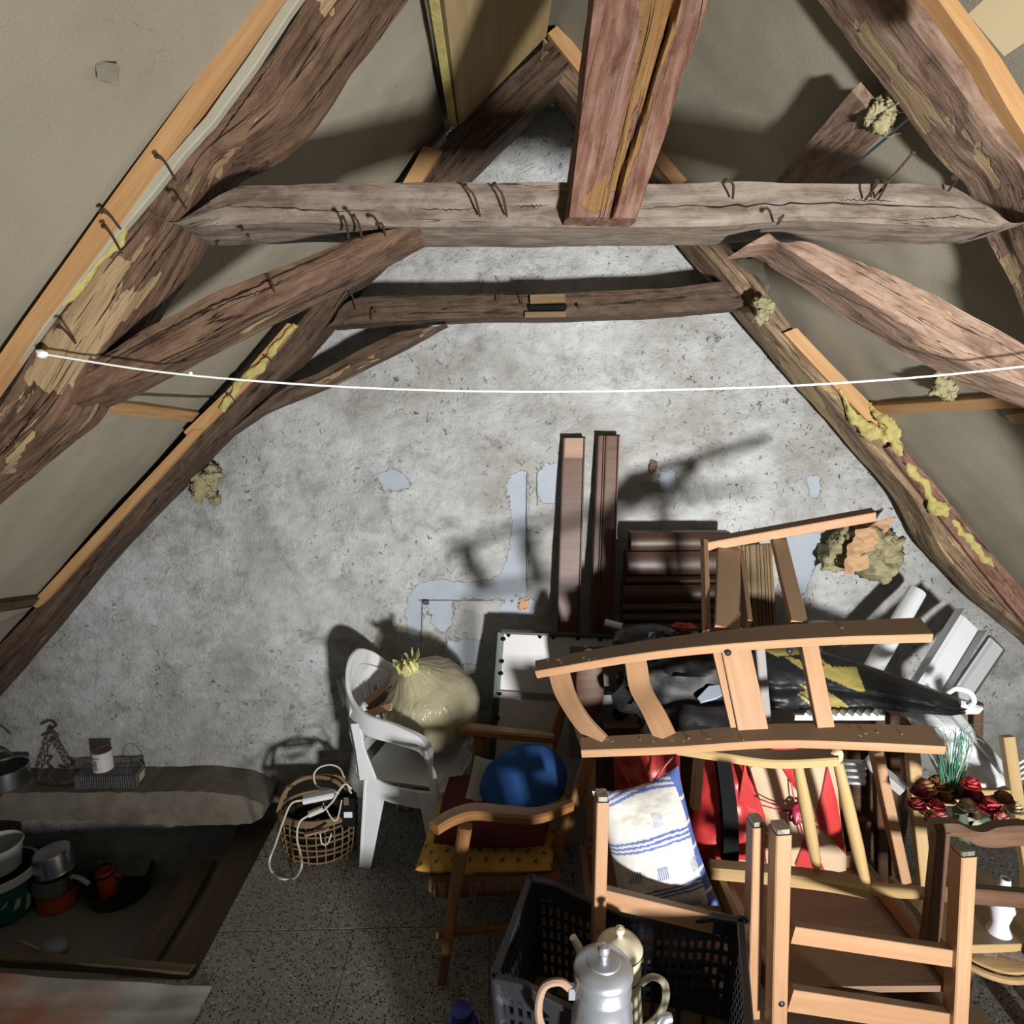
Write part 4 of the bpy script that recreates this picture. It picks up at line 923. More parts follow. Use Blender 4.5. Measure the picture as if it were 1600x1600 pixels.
def sack():
    c = P(655, 1100, 2.62); c = A(c[0], 2.62, .425); t = thing('tied_sack', tuple(c), 'clear yellowish plastic sack tied with a knot, full of pale filling on the white chair', 'sack')
    r = .205
    k = P(632, 1050, 2.52); axis = unit(A(-.36, -.42, 1.0)); ctr = c+A(.055, 0, .205)
    tz = axis; tx = unit(np.cross(A(0, 1, 0), tz)); ty = np.cross(tz, tx)
    def shell(rr, zs, ruck, n=64, m=40, top=.75):
        v = []; f = []
        for j in range(m+1):
            th = math.pi*(1-j/m)
            for i in range(n):
                ph = 2*math.pi*i/n; d = A(math.sin(th)*math.cos(ph), math.sin(th)*math.sin(ph), math.cos(th))
                q = 1+.035*fbm(d*2.2+3, 3); w = max(0, d[2]-.30)*1.3*(.6+.6*fbm(d*3+9, 2))
                pin = 1-.32*max(0, d[2]-.72)/.28
                q *= 1+ruck*w*abs(math.sin(ph*11+2.5*fbm(d*2, 2)))*.9
                l = d*A(rr*1.0*pin, rr*1.0*pin, rr*zs*(1.0+.20*max(0, d[2]-.8)/.2))*q
                p = ctr+tx*l[0]+ty*l[1]+tz*l[2]
                p[2] = max(p[2], c[2]+.004+(.0 if rr > .19 else .006)); p[1] = min(p[1], 2.88)
                v.append(p)
        for j in range(m):
            for i in range(n):
                i2 = (i+1) % n; f.append((j*n+i, j*n+i2, (j+1)*n+i2, (j+1)*n+i))
        return MB().add(v, f)
    shell(r*.955, 1., .0).build('filling', M['pale_fill'], t)
    shell(r, 1.02, .085, 128, 56).build('film', M['film'], t)
    kn = ctr+tz*(r*1.2)
    mb = MB().blob(kn, (.036, .03, .036), 16, 10, .5, 3); rr = random.Random(3)
    for q in range(9):
        a = q*.7+.2; d = unit(tx*math.cos(a)+ty*math.sin(a)+tz*.7); p = kn+d*.015
        mb.path([p, p+d*.03+A(0, 0, .006), p+d*.055+A(rr.gauss(0, .01), -.01, rr.gauss(0, .012))], [.012, .03, .038], .002, (tx[0]+.3, tx[1], tx[2]+.2), .2)
    mb.build('knot', M['film_knot'], t)
    b = thing('kindling_slat', tuple(P(610, 1120, 2.5)), '', 'slat')
    bpy.data.objects.remove(b)
    for q, (p0, p1, w, mt, lab) in enumerate(((P(572, 1098, 2.58), P(662, 1030, 2.72), .035, M['rust_wood'], 'upper thin brown slat wedged between the chair back and the sack'),
                                       (P(575, 1110, 2.53), P(628, 1062, 2.6), .028, M['brown_varnish'], 'dark short slat wedged between the chair back and the sack'),
                                       (P(566, 1118, 2.50), P(612, 1104, 2.46), .03, M['kraft'], 'torn cardboard strip sticking out over the white chair arm'))):
        tag(MB().bar(p0, p1, w, .01, (0, -.6, .8)).build('wood_slat' if q < 2 else 'cardboard_strip', mt), lab, 'slat' if q < 2 else 'strip')
sack()

# ---------------------------------------------------------------- armchair with cushions
def puff(q, th, n=24, flat=.0, pinch=.06, seed=1, colf=None, wr=.0, corner=.5):
    """cushion over a quad (4 corners, clockwise); bulges to both sides of the quad plane"""
    q = [A(*p) for p in q]; nn = unit(np.cross(q[1]-q[0], q[3]-q[0])); v = []; f = []; col = []; W1 = n+1; g = []
    for side in (1, -1):
        for j in range(n+1):
            for i in range(n+1):
                u, w = i/n*2-1, j/n*2-1
                uu = u*(1-pinch*(1-w*w)); ww = w*(1-pinch*(1-u*u))
                a, b = (uu+1)/2, (ww+1)/2
                p = q[0]*(1-a)*(1-b)+q[1]*a*(1-b)+q[2]*a*b+q[3]*(1-a)*b
                h = max(0, (1-u*u))**corner*max(0, (1-w*w))**corner
                p = p+nn*side*(th/2*h+wr*h*fbm((u*2.2+seed, w*3.5, side), 4))
                v.append(p); g.append((a, b, side))
                if colf: col.append(colf(a, b, side))
    N = W1*W1
    for j in range(n):
        for i in range(n):
            a = j*W1+i; f += [(a, a+1, a+W1+1, a+W1), (N+a, N+a+W1, N+a+W1+1, N+a+1)]
    mb = MB().add(v, f, g); return mb, (col if colf else None)
def armchair():
    t = thing('wooden_armchair', (-.0, 2.15, 0), 'old armchair with curved orange-brown wooden arms and rush seat, piled with cushions', 'armchair'); m = M['orange_varnish']
    ya, yb_ = 1.88, 2.45
    # arms: shaped plates
    for yy, px in ((ya, 0), (yb_, 1)):
        if px == 0: pts = [F(678, 1294, .60), F(705, 1278, .605), F(740, 1268, .615), F(790, 1272, .61), F(840, 1274, .605), F(892, 1258, .60)]; w = [.05, .055, .06, .06, .055, .035]
        else: pts = [F(706, 1134, .60), F(730, 1139, .605), F(765, 1143, .605), F(800, 1147, .605), F(835, 1150, .60), F(866, 1154, .60)]; w = [.05, .06, .06, .055, .05, .035]
        mb = MB(); k = smooth_pts(pts, 24); mb.path(k, list(np.interp(np.linspace(0, 1, 24), np.linspace(0, 1, len(w)), w)), .034, (0, 0, 1), .22); mb.build('arm', m, t)
    f0 = F(727, 1290, .58); 
    MB().path([f0, lerp(f0, F(703, 1440, .22), .6), F(690, 1535, .0)], [.045, .042, .03], [.04, .038, .028], (0, 1, 0), .2).build('leg', m, t)
    f1 = F(748, 1150, .58); MB().path([f1, f1+A(-.02, 0, -.28), f1+A(-.03, 0, -.58)], [.045, .04, .03], .035, (0, 1, 0), .2).build('leg', m, t)
    # back posts lean back to the right
    p0, p1 = P(925, 1165, 2.05), P(862, 1352, 2.02); d = unit(p1-p0)
    MB().path([p0, lerp(p0, p1, .5)+A(.01, 0, 0), p1, p1+d*.22], [.04, .042, .042, .035], .035, (0, 1, 0), .2).build('back_post', m, t)
    q0 = p0+A(-.02, .50, .02); q1 = p1+A(-.02, .48, 0)
    MB().path([q0, lerp(q0, q1, .5)+A(.01, 0, 0), q1, q1+d*.22], [.04, .042, .042, .035], .035, (0, 1, 0), .2).build('back_post', m, t)
    MB().bar(lerp(p0, p1, .1), lerp(q0, q1, .1), .05, .03, (1, 0, .3)).build('back_rail', m, t)
    MB().bar(lerp(p0, p1, .6), lerp(q0, q1, .6), .04, .025, (1, 0, .3)).build('back_rail', m, t)
    # rush seat
    mb = MB(); mb.box((-.0, 2.17, .325), .44, .52, .05, ch=.3); mb.build('seat_core', M['rush'], t)
    for k in range(46):
        x = -.20+k*.0092; MB().path([A(x, 1.905, .30), A(x, 1.895, .328), A(x, 1.91, .352)], .0085, .006, (0, 1, 0), .3).build('rush_strand', M['rush'], t)
    MB().bar((-.2, 1.92, .15), (.2, 1.95, .15), .025, .025).build('stretcher', m, t)
    # cushions
    def yel(a, b, s):
        r = math.sin(a*52)*math.sin(b*44); base = A(.54, .31, .065)*(1+.18*fbm((a*5, b*5, 2), 3))
        return tuple(np.clip(base*(.28 if r > .72 else 1.), 0, 1))
    mb, col = puff([F(648, 1360, .37), F(862, 1360, .37), F(872, 1215, .39), F(705, 1215, .39)], .10, 90, colf=yel, pinch=-.02, corner=.35)
    o = mb.build('seat_cushion', M['fabric_col'], col=col); tag(o, 'yellow printed flat cushion at the bottom of the pile on the armchair', 'cushion')
    mb, col = puff([F(677, 1318, .47), F(850, 1322, .45), F(872, 1210, .47), F(702, 1214, .48)], .085, 30, pinch=-.02, wr=.01, corner=.4)
    o = mb.build('seat_cushion', M['burgundy']); tag(o, 'dark burgundy cushion lying on the yellow printed cushion', 'cushion')
    def yel2(a, b, s): return tuple(np.clip(A(.50, .40, .12)*(1+.3*fbm((a*6, b*6, 4), 3)), 0, 1))
    mb, col = puff([P(735, 1292, 2.02), P(845, 1282, 2.04), P(866, 1345, 2.06), P(800, 1315, 2.0)], .05, 30, colf=yel2)
    o = mb.build('folded_cloth', M['fabric_col'], col=col); tag(o, 'pale yellow fold of cloth under the near arm of the armchair', 'cloth')
    mb, col = puff([P(742, 1180, 2.28), P(792, 1190, 2.30), P(770, 1262, 2.1), P(722, 1262, 2.1)], .03, 20)
    o = mb.build('grey_pad', M['grey_fabric']); tag(o, 'grey thin pad standing behind the blue round cushion', 'pad')
    # blue oval pad leaning back
    c = P(820, 1218, 2.17); ax = unit(P(890, 1185, 2.24)-P(750, 1250, 2.1)); nz = unit(A(-.25, -.75, .75)); nz = unit(nz-ax*np.dot(nz, ax)); ay = np.cross(nz, ax)
    mb = MB().blob(c, (.168, .122, .034), 48, 24, .05, 1.5, axes=(ax, ay, nz), pw=.92); o = mb.build('round_cushion', M['blue_fabric'])
    tag(o, 'blue felt oval cushion propped on the armchair', 'cushion')
armchair()

# ---------------------------------------------------------------- low table, crate, coffee pots
def light_block_table():
    z = .19; t = thing('light_block_table', (.6, 1.6, 0), 'low dusty brown table closed in as a chest to block light, under the crate and the overturned chairs', 'chest')
    c = [A(-.0, 1.02, z), A(1.52, 1.02, z), A(1.36, 1.72, z), A(1.28, 2.1, z), A(.42, 2.1, z), A(.12, 1.80, z)]; ctr = sum(c)/6
    mb = MB().prism(c, A(0, 0, -.025)); mb.G = [(q[0], q[1], q[2]) for q in mb.V]; mb.build('top', M['table'], t)
    b = [ctr+(q-ctr)*.97+A(0, 0, -.026) for q in c]; mb = MB().prism(b, A(0, 0, -.163)); mb.G = [(q[0], q[2], q[1]) for q in mb.V]; mb.build('body', M['table'], t)  # closed sides added below the table top to block the low light
light_block_table()
RZ = .50
def crate():
    bl, fl_, br = F(830, 1374, RZ), F(775, 1526, RZ), F(1160, 1440, RZ); fr = fl_+br-bl
    zb = .195; t = thing('plastic_crate', tuple((bl+fr)/2*A(1, 1, 0)+A(0, 0, zb)), 'black plastic lattice crate with dipped rim holding two coffee pots', 'crate'); m = M['black_plastic']
    ctr = (bl+fr)/2; ins = .035
    def low(p): d = ctr-p; d[2] = 0; return A(p[0]+d[0]*.06, p[1]+d[1]*.06, zb)
    def wallp(a, b, nm, nv, dip):
        mb = MB(); n = unit(np.cross(b-a, A(0, 0, 1)))
        def top(u): return lerp(a, b, u)+A(0, 0, -dip*max(0, 1-abs(u-.5)/.36)**.7 if dip else 0)
        def pt(u, v): return lerp(lerp(low(a), low(b), u), top(u), v)
        rim = [top(u) for u in np.linspace(0, 1, 17)]
        mb.path([p+n*.004 for p in rim], .022, .016, (0, 0, 1), .2)
        mb.path([p-A(0, 0, .03) for p in rim], .006, .05, (0, 0, 1), .1)
        for k in range(nv+1):
            u = k/nv; mb.bar(pt(u, 0), pt(u, .97), .011, .009, n)
        for v in (0., .13, .26, .39, .52, .65, .78):
            mb.path([pt(u, v) for u in np.linspace(0, 1, 9)], .006, .015, (0, 0, 1))
        mb.build(nm, m, t)
    wallp(bl, br, 'side_panel', 26, .06); wallp(fl_, fr, 'side_panel', 26, .06); wallp(bl, fl_, 'end_panel', 14, 0); wallp(br, fr, 'end_panel', 14, 0)
    for p in (bl, fl_, br, fr):
        q = low(p)
        mb = MB(); ax = unit(p-q); L = np.linalg.norm(p-q)
        mb.lathe([(.016, 0), (.016, L+.006), (.010, L+.006), (.010, L-.05), (0, L-.05)], q, ax, 16); mb.build('corner_post', m, t)
    mb = MB()
    for k in range(9): mb.bar(lerp(low(bl), low(br), k/8), lerp(low(fl_), low(fr), k/8), .012, .006)
    for k in range(6): mb.bar(lerp(low(bl), low(fl_), k/5), lerp(low(br), low(fr), k/5), .012, .006)
    mb.build('base_grid', m, t)
    MB().blob(lerp(fl_, fr, .12)+A(0, .02, -.035), (.03, .012, .012), 16, 8, .7, 4).build('cobweb_fluff', M['grey_fabric'], t)
    return zb
zc = crate()
def pots():
    # aluminium coffee pot
    top = P(940, 1512, 1.30); zb = zc+.012; base = A(top[0]+.004, top[1], zb); h = top[2]-zb
    t = thing('coffee_pot', tuple(base), 'aluminium coffee pot with domed lid and wooden handle in the black crate', 'coffee pot'); m = M['alu']
    n = 48; r = .066
    MB().lathe([(0, 0), (r*1.28, 0), (r*1.30, .01), (r*1.22, h*.35), (r*1.08, h*.70), (r*1.02, h*.735), (r*1.04, h*.75), (r*1.0, h*.77), (r*.98, h*.86), (r*1.02, h*.875), (r*1.02, h*.89), (r*.97, h*.90), (r*.97, h*.985)], base, (0, 0, 1), n, fl=.03, flr=(.0, h*.69)).build('body', m, t)
    MB().lathe([(r*.98, h*.97), (r*1.05, h*.975), (r*1.06, h*.985), (r*1.04, h), (r*.96, h+.008), (r*.72, h+.016), (r*.60, h+.019), (r*.58, h+.022), (r*.36, h+.027), (r*.30, h+.027), (r*.16, h+.029), (r*.13, h+.034), (r*.2, h+.042), (r*.22, h+.05), (r*.17, h+.058), (0, h+.062)], base, (0, 0, 1), n).build('lid', m, t)
    hb = base+A(-r*1.0, .0, h*.86); 
    MB().path(smooth_pts([hb+A(-.008, 0, .0), hb+A(-.035, .0, .022), hb+A(-.072, 0, .01), hb+A(-.085, 0, -.045), hb+A(-.075, 0, -.10), hb+A(-.04, 0, -.135)], 22), .018, .016, (0, 1, 0), .3).build('handle', M['rust_wood'], t)
    MB().box(hb+A(.0, 0, -.005), .03, .02, .03).build('handle_bracket', m, t)
    sp = base+A(r*1.1, -.03, h*.36)
    MB().tube(smooth_pts([sp, sp+A(.035, -.004, .05), sp+A(.05, -.006, .11), sp+A(.066, -.006, .155), sp+A(.082, -.006, .158)], 16), [.022-.0008*k for k in range(16)], 12).build('spout', m, t)
    # cream enamel coffee pot
    top = P(968, 1480, 1.47); base = A(top[0], top[1], zb); h = top[2]-zb; r = .057
    t = thing('coffee_pot', tuple(base), 'cream enamel coffee pot with green rings behind the aluminium pot', 'coffee pot'); m = M['cream_enamel']
    MB().lathe([(0, 0), (r*1.25, 0), (r*1.27, .008), (r*1.15, h*.35), (r*1.0, h*.68), (r*.98, h*.72), (r*1.02, h*.76), (r*1.04, h*.82), (r*.98, h*.86), (r*1.0, h*.9), (r*1.03, h*.985)], base, (0, 0, 1), 36).build('body', m, t)
    for zz, k in ((h*.985, 1.07), (h*.76, 1.04)): MB().lathe([(r*(k-.03), zz-.003), (r*k, zz-.001), (r*k, zz+.003), (r*(k-.04), zz+.004)], base, (0, 0, 1), 36).build('rim_ring', M['green_enamel'], t)
    MB().lathe([(r*1.05, h*.99), (r*1.07, h), (r*.95, h+.012), (r*.6, h+.024), (r*.2, h+.030), (r*.12, h+.033), (r*.15, h+.040), (r*.22, h+.048), (r*.2, h+.057), (0, h+.062)], base, (0, 0, 1), 36).build('lid', m, t)
    sp = base+A(-r*1.0, .03, h*.45)
    MB().tube(smooth_pts([sp, sp+A(-.03, 0, .06), sp+A(-.04, 0, .12), sp+A(-.062, 0, .17)], 14), [.018-.0006*k for k in range(14)], 12).build('spout', m, t)
    hb = base+A(r*1.0, -.01, h*.66)
    MB().path(smooth_pts([hb, hb+A(.03, 0, .02), hb+A(.062, 0, .0), hb+A(.068, 0, -.05), hb+A(.05, 0, -.10), hb+A(.01, 0, -.14)], 20), .02, .009, (0, 1, 0), .3).build('handle', m, t)
pots()
b = F(722, 1640, .0); b[2] = 0; t = thing('blue_container', tuple(b), 'small blue plastic container on the floor left of the crate', 'container')
MB().lathe([(0, 0), (.055, 0), (.06, .01), (.05, .09), (.045, .10), (.03, .105), (.028, .12), (0, .121)], b+A(0, .0, 0), (0, 0, 1), 20).build('body', M['blue_plastic'], t)
MB().lathe([(0, .121), (.03, .121), (.03, .14), (0, .142)], b, (0, 0, 1), 20).build('cap', M['blue_plastic'], t)

# ---------------------------------------------------------------- two overturned pine chairs, feet up
def overturned(label, c_top, c_bot, d_top, d_bot, depth, rails, seat_z, bolts=(), rear=True, seat=True, legw=.042):
    c_top, c_bot, d_top, d_bot = map(lambda q: A(*q), (c_top, c_bot, d_top, d_bot))
    t = thing('overturned_chair', tuple((c_bot+d_bot)/2), label, 'chair'); m = M['pine']; dv = A(*depth)
    for a, b in ((c_top, c_bot), (d_top, d_bot)):
        lg = MB().bar(a, b, legw, .05, (0, 1, 0), .08).build('leg', m, t)
        u = unit(a-b); MB().bar(a+u*.001, a+u*.014, legw*.9, .041, (0, 1, 0), .1).build('foot_glide', M['glide'], lg)
    for (p, q, hgt) in rails: MB().bar(p, q, .024, hgt, unit(c_top-c_bot), .06).build('cross_rail', m, t)
    a, b = c_bot, d_bot
    s0, s1 = A(c_bot[0], c_bot[1]+.01, seat_z), A(d_bot[0], d_bot[1]+.01, seat_z)
    if seat:
        mb = MB().prism([s0+A(.015, .02, .03), s1+A(-.02, .02, .02), s1+dv+A(-.02, 0, .02), s0+dv+A(.015, 0, .03)], A(0, 0, -.02)); mb.build('seat_underside', M['table'], t)
    for s in (s0, s1): MB().bar(s+A(0, .01, .03), s+dv+A(0, 0, .03), .022, .075, (0, 0, 1), .06).build('side_rail', m, t)
    MB().bar(s0+dv+A(0, 0, .03), s1+dv+A(0, 0, .03), .022, .075, (0, 0, 1), .06).build('back_rail', m, t)
    if rear:
        for s in rear: MB().bar(s[0], s[1], .034, .04, (0, 1, 0), .08).build('leg', m, t)
    for p in bolts: MB().lathe([(0, .006), (.006, .005), (.009, .002), (.009, 0)], p, (0, -1, 0), 16).build('bolt_head', M['screw'], t)
    return t
YC = 1.5
overturned('overturned pine chair with feet up and two rails, nearest at the lower right', P(1219, 1296, YC), P(1212, 1600, YC), P(1505, 1330, YC), P(1490, 1640, YC), (.0, .50, .0),
    [(P(1236, 1456, YC+.004), P(1490, 1494, YC+.004), .052), (P(1232, 1558, YC+.004), P(1488, 1597, YC+.004), .07)], .28, bolts=[P(1221, 1568, YC-.024)],
    rear=[(P(1368, 1172, 1.95), P(1412, 1375, 1.93))])
YA = 1.60
overturned('overturned pine chair with feet up behind the crate, striped pillow inside it', P(940, 1246, YA), P(934, 1470, YA), P(1181, 1285, YA-.03), P(1172, 1620, YA-.03), (.02, .46, .0),
    [(P(944, 1400, YA+.004), P(1172, 1455, YA-.026), .055)], .30, rear=[(P(921, 1180, 2.06), P(923, 1300, 2.06))], legw=.034)

# ---------------------------------------------------------------- chair lying on its side on top
def lying_chair():
    a, b = P(838, 1045, 1.9), P(1446, 978, 1.72); c, d = P(908, 1168, 1.75), P(1465, 1152, 1.62); e, f = P(1096, 852, 2.2), P(1365, 804, 2.1)
    t = thing('pine_chair', tuple(lerp(c, d, .5)), 'pine chair lying on its side on top of the pile with curved back slats', 'chair'); m = M['pine']
    up = unit(np.cross(b-a, c-a)); up = up if up[1] > 0 else -up; wdir = unit(a-c)
    sd = unit(A(-.02, .80, .60))
    for pts, dp in (([(838, 1046, 1.9), (990, 1019, 1.85), (1130, 1002, 1.80), (1290, 990, 1.76), (1446, 984, 1.72)], .072), ([(908, 1168, 1.75), (1050, 1161, 1.72), (1200, 1150, 1.69), (1330, 1151, 1.65), (1465, 1156, 1.62)], .07)):
        k = smooth_pts([P(*q) for q in pts], 20); MB().path(k, [dp*(.75+.4*q/19) for q in range(20)], .03, (0, -.30, .95), .08).build('back_stile', m, t)
    def slat(px, w, th=.014):
        pts = smooth_pts([P(*q) for q in px], 16); MB().path(pts, w, th, (0, -.85, -.5), .1).build('back_slat', m, t)
    slat([(872, 1046, 1.885), (884, 1085, 1.84), (908, 1125, 1.79), (940, 1160, 1.75)], .066)
    slat([(993, 1034, 1.85), (1001, 1075, 1.81), (1022, 1115, 1.76), (1040, 1152, 1.725)], .066)
    MB().bar(P(1148, 1012, 1.81), P(1177, 1148, 1.71), .085, .03, (0, -.85, -.5), .06).build('seat_rail', m, t)
    MB().bar(P(1121, 1018, 1.815), P(1152, 1148, 1.72), .03, .02, (0, -.85, -.5), .06).build('seat_edge', m, t)
    MB().bar(P(1262, 1002, 1.78), P(1290, 1145, 1.68), .048, .028, (0, -.85, -.5), .06).build('stretcher', m, t)
    MB().bar(P(1186, 1012, 1.95), P(1196, 1125, 1.95), .03, .03, (0, 1, 0)).build('seat_panel_edge', M['grey_fabric'], t)
    MB().bar(e, f, .04, .036, (0, -.3, .95), .08).build('front_leg', m, t)
    MB().bar(P(1100, 850, 2.2), P(1104, 985, 1.9), .016, .05, (0, .6, -.7), .1).build('seat_edge', m, t)
    MB().bar(P(1138, 856, 2.19), P(1136, 985, 1.84), .075, .022, (0, .62, -.75), .06).build('side_rail', m, t)
    MB().bar(P(1155, 870, 2.19), P(1168, 980, 1.86), .014, .06, (0, .62, -.75), .06).build('side_rail', m, t)
    MB().bar(P(1216, 842, 2.16), P(1248, 975, 1.81), .05, .022, (0, .62, -.75), .06).build('side_stretcher', m, t)
    for p in (P(1136, 1013, 1.775), P(1232, 1010, 1.755)): MB().lathe([(0, .006), (.007, .005), (.010, .002), (.010, 0)], p+A(0, -.008, -.01), (0, -1, .1), 16).build('bolt_head', M['screw'], t)
    rr = random.Random(5); mb = MB()
    for k in range(110):
        q = rr.choice((.12, .3, .36, .36, .52, .7, .82))+rr.gauss(0, .05); s = rr.choice((0, 0, 1)); p = lerp(a, b, q) if s == 0 else lerp(c, d, q)
        p = p+A(rr.gauss(0, .03), rr.gauss(0, .014), .018); an = rr.uniform(0, 6.28); L = rr.uniform(.004, .012)*(1 if k % 9 else 1.8)
        mb.tube([p, p+A(math.cos(an)*L*.5, math.sin(an)*L*.4, .004), p+A(math.cos(an+.6)*L, math.sin(an+.6)*L*.6, .001)], .0009, 4)
    stuff(mb.build('straw_debris', plain('straw_crumbs', (.30, .18, .09), .9), t))
lying_chair()

# ---------------------------------------------------------------- bent yellow pine chair on its side, yellow chair behind
def yellow_side():
    t = thing('spindle_chair', tuple(P(1250, 1390, 1.78)), 'pale pine spindle chair lying on its side beneath the top chair', 'chair'); m = M['pine_yellow']
    MB().path(smooth_pts([P(1060, 1166, 1.86), P(1130, 1176, 1.80), P(1210, 1186, 1.76), P(1308, 1182, 1.72)], 16), .055, .032, (0, -.2, 1), .15).build('top_rail', m, t)
    MB().path(smooth_pts([P(1110, 1358, 1.9), P(1200, 1366, 1.84), P(1290, 1376, 1.78), P(1356, 1388, 1.74)], 12), .05, .05, (0, -.2, 1), .15).build('lower_rail', m, t)
    for p, q in (((1246, 1192, 1.745), (1276, 1352, 1.80)), ((1309, 1190, 1.72), (1353, 1382, 1.745))):
        a, b = P(*p), P(*q); MB().tube([a, lerp(a, b, .35), lerp(a, b, .7), b], [.014, .0185, .019, .015], 10).build('spindle', m, t)
    a, b = P(1352, 1388, 1.745), P(1462, 1397, 1.62); MB().tube([a, lerp(a, b, .5), b], [.019, .02, .016], 10).build('leg', m, t)
    for q in ((1310, 1182, 1.718), (1357, 1388, 1.738)): MB().lathe([(0, .006), (.019, .006), (.024, 0), (.024, -.012)], P(*q), (.55, -.75, .1), 8).build('end_grain', M['cream_board'], t)
    MB().bar(P(1092, 1182, 1.9), P(1086, 1260, 1.95), .03, .03, (0, 1, 0)).build('spindle', m, t)
yellow_side()
def yellow_back():
    t = thing('yellow_pine_chair', tuple(P(1510, 1400, 2.0)*A(1, 1, 0)), 'yellow pine chair standing behind the artificial flowers', 'chair'); m = M['pine_yellow']
    for p, q in (((1424, 1160, 2.03), (1444, 1376, 1.92)), ((1573, 1150, 2.06), (1606, 1360, 1.95))):
        a, b = P(*p), P(*q); MB().path([a, lerp(a, b, .5)+A(.0, .004, 0), b, A(b[0]+.02, b[1]-.02, 0)], [.042, .042, .04, .034], .03, (0, 1, 0), .1).build('back_post', m, t)
    a, b = P(1440, 1245, 2.0), P(1585, 1245, 2.02); MB().bar(a, b, .018, .06).build('back_rail', m, t)
    z = P(1444, 1376, 1.92)[2]
    MB().box((P(1520, 1376, 1.85)[0], 1.85, z-.06), .36, .3, .03).build('seat', m, t)
    for x in (-.15, .15): MB().bar((P(1520, 1376, 1.85)[0]+x, 1.72, z-.06), (P(1520, 1376, 1.85)[0]+x, 1.71, 0), .032, .032, (0, 1, 0)).build('leg', m, t)
yellow_back()

# ---------------------------------------------------------------- dark carved chair, flowers, rattan stool, vase
def dark_chair():
    t = thing('carved_dark_chair', tuple(P(1540, 1400, 1.72)*A(1, 1, 0)), 'dark brown chair with carved wavy crest rail at the right edge', 'chair'); m = M['dark_chair']
    top = [(1458, 1288), (1475, 1287), (1500, 1288), (1520, 1298), (1540, 1300), (1560, 1293), (1600, 1290), (1660, 1296)]; bot = [(1660, 1330), (1600, 1322), (1560, 1325), (1530, 1322), (1505, 1310), (1480, 1306), (1462, 1304)]
    a, b = smooth_pts([P(*q, 1.60) for q in top], 24), smooth_pts([P(*q, 1.60) for q in bot[::-1]], 24)
    rings = []
    for p, q in zip(a, b): rings.append([p, lerp(p, q, .5)+A(0, -.006, 0), q, q+A(0, .03, 0), lerp(p, q, .5)+A(0, .03, 0), p+A(0, .03, 0)])
    MB().ring_sweep(rings, [[(v[0], v[2], v[1]) for v in r] for r in rings]).build('crest_rail', m, t)
    for x0, x1 in ((1470, 1455), (1655, 1650)): 
        p, q = P(x0, 1296, 1.61), P(x1, 1450, 1.62); MB().path([p, q, A(q[0]-.01, q[1]+.02, 0)], [.04, .045, .04], .036, (0, 1, 0), .15).build('back_post', m, t)
    MB().bar(P(1462, 1392, 1.62), P(1660, 1408, 1.62), .03, .05, (0, 0, 1)).build('mid_rail', m, t)
dark_chair()
def stool():
    c = P(1540, 1468, 1.78); t = thing('rattan_stool', (c[0], c[1], 0), 'round rattan seat with dusty torn cloth near the lower right corner', 'stool'); r = .13
    MB().lathe([(0, -.008), (r-.01, -.008), (r, -.002), (r, .006), (r-.012, .012), (0, .008)], c, (0, 0, 1), 36).build('seat', M['rattan'], t)
    MB().tube([c+A(r*1.0*math.cos(k*.1745), r*math.sin(k*.1745), -.022) for k in range(36)], .011, 8, True).build('rim_hoop', M['rattan'], t)
    MB().blob(c+A(.0, .015, .012), (.11, .10, .022), 36, 14, .55, 3, seed=3).build('torn_cloth', M['rag'], t)
    for k in range(4):
        a = .6+k*1.57; MB().tube([c+A(math.cos(a)*.115, math.sin(a)*.115, -.02), A(c[0]+math.cos(a)*.15, c[1]+math.sin(a)*.15, 0)], .013, 8).build('leg', M['dark_chair'], t)
    # vase
    v = c+A(.012, -.03, .034); t = thing('china_vase', tuple(v), 'glossy white china vase with pinched waist on the rattan stool', 'vase')
    MB().lathe([(0, 0), (.040, 0), (.046, .006), (.036, .022), (.026, .045), (.024, .06), (.030, .085), (.034, .11), (.030, .14), (.022, .165), (.016, .19), (.014, .21), (.011, .21), (.012, .19), (.02, .16), (0, .15)], v, (0, 0, 1), 32).build('body', M['china'], t)
    MB().lathe([(.031, .098), (.036, .105), (.036, .112), (.031, .118)], v, (0, 0, 1), 32).build('shoulder_ring', M['china'], t)
stool()
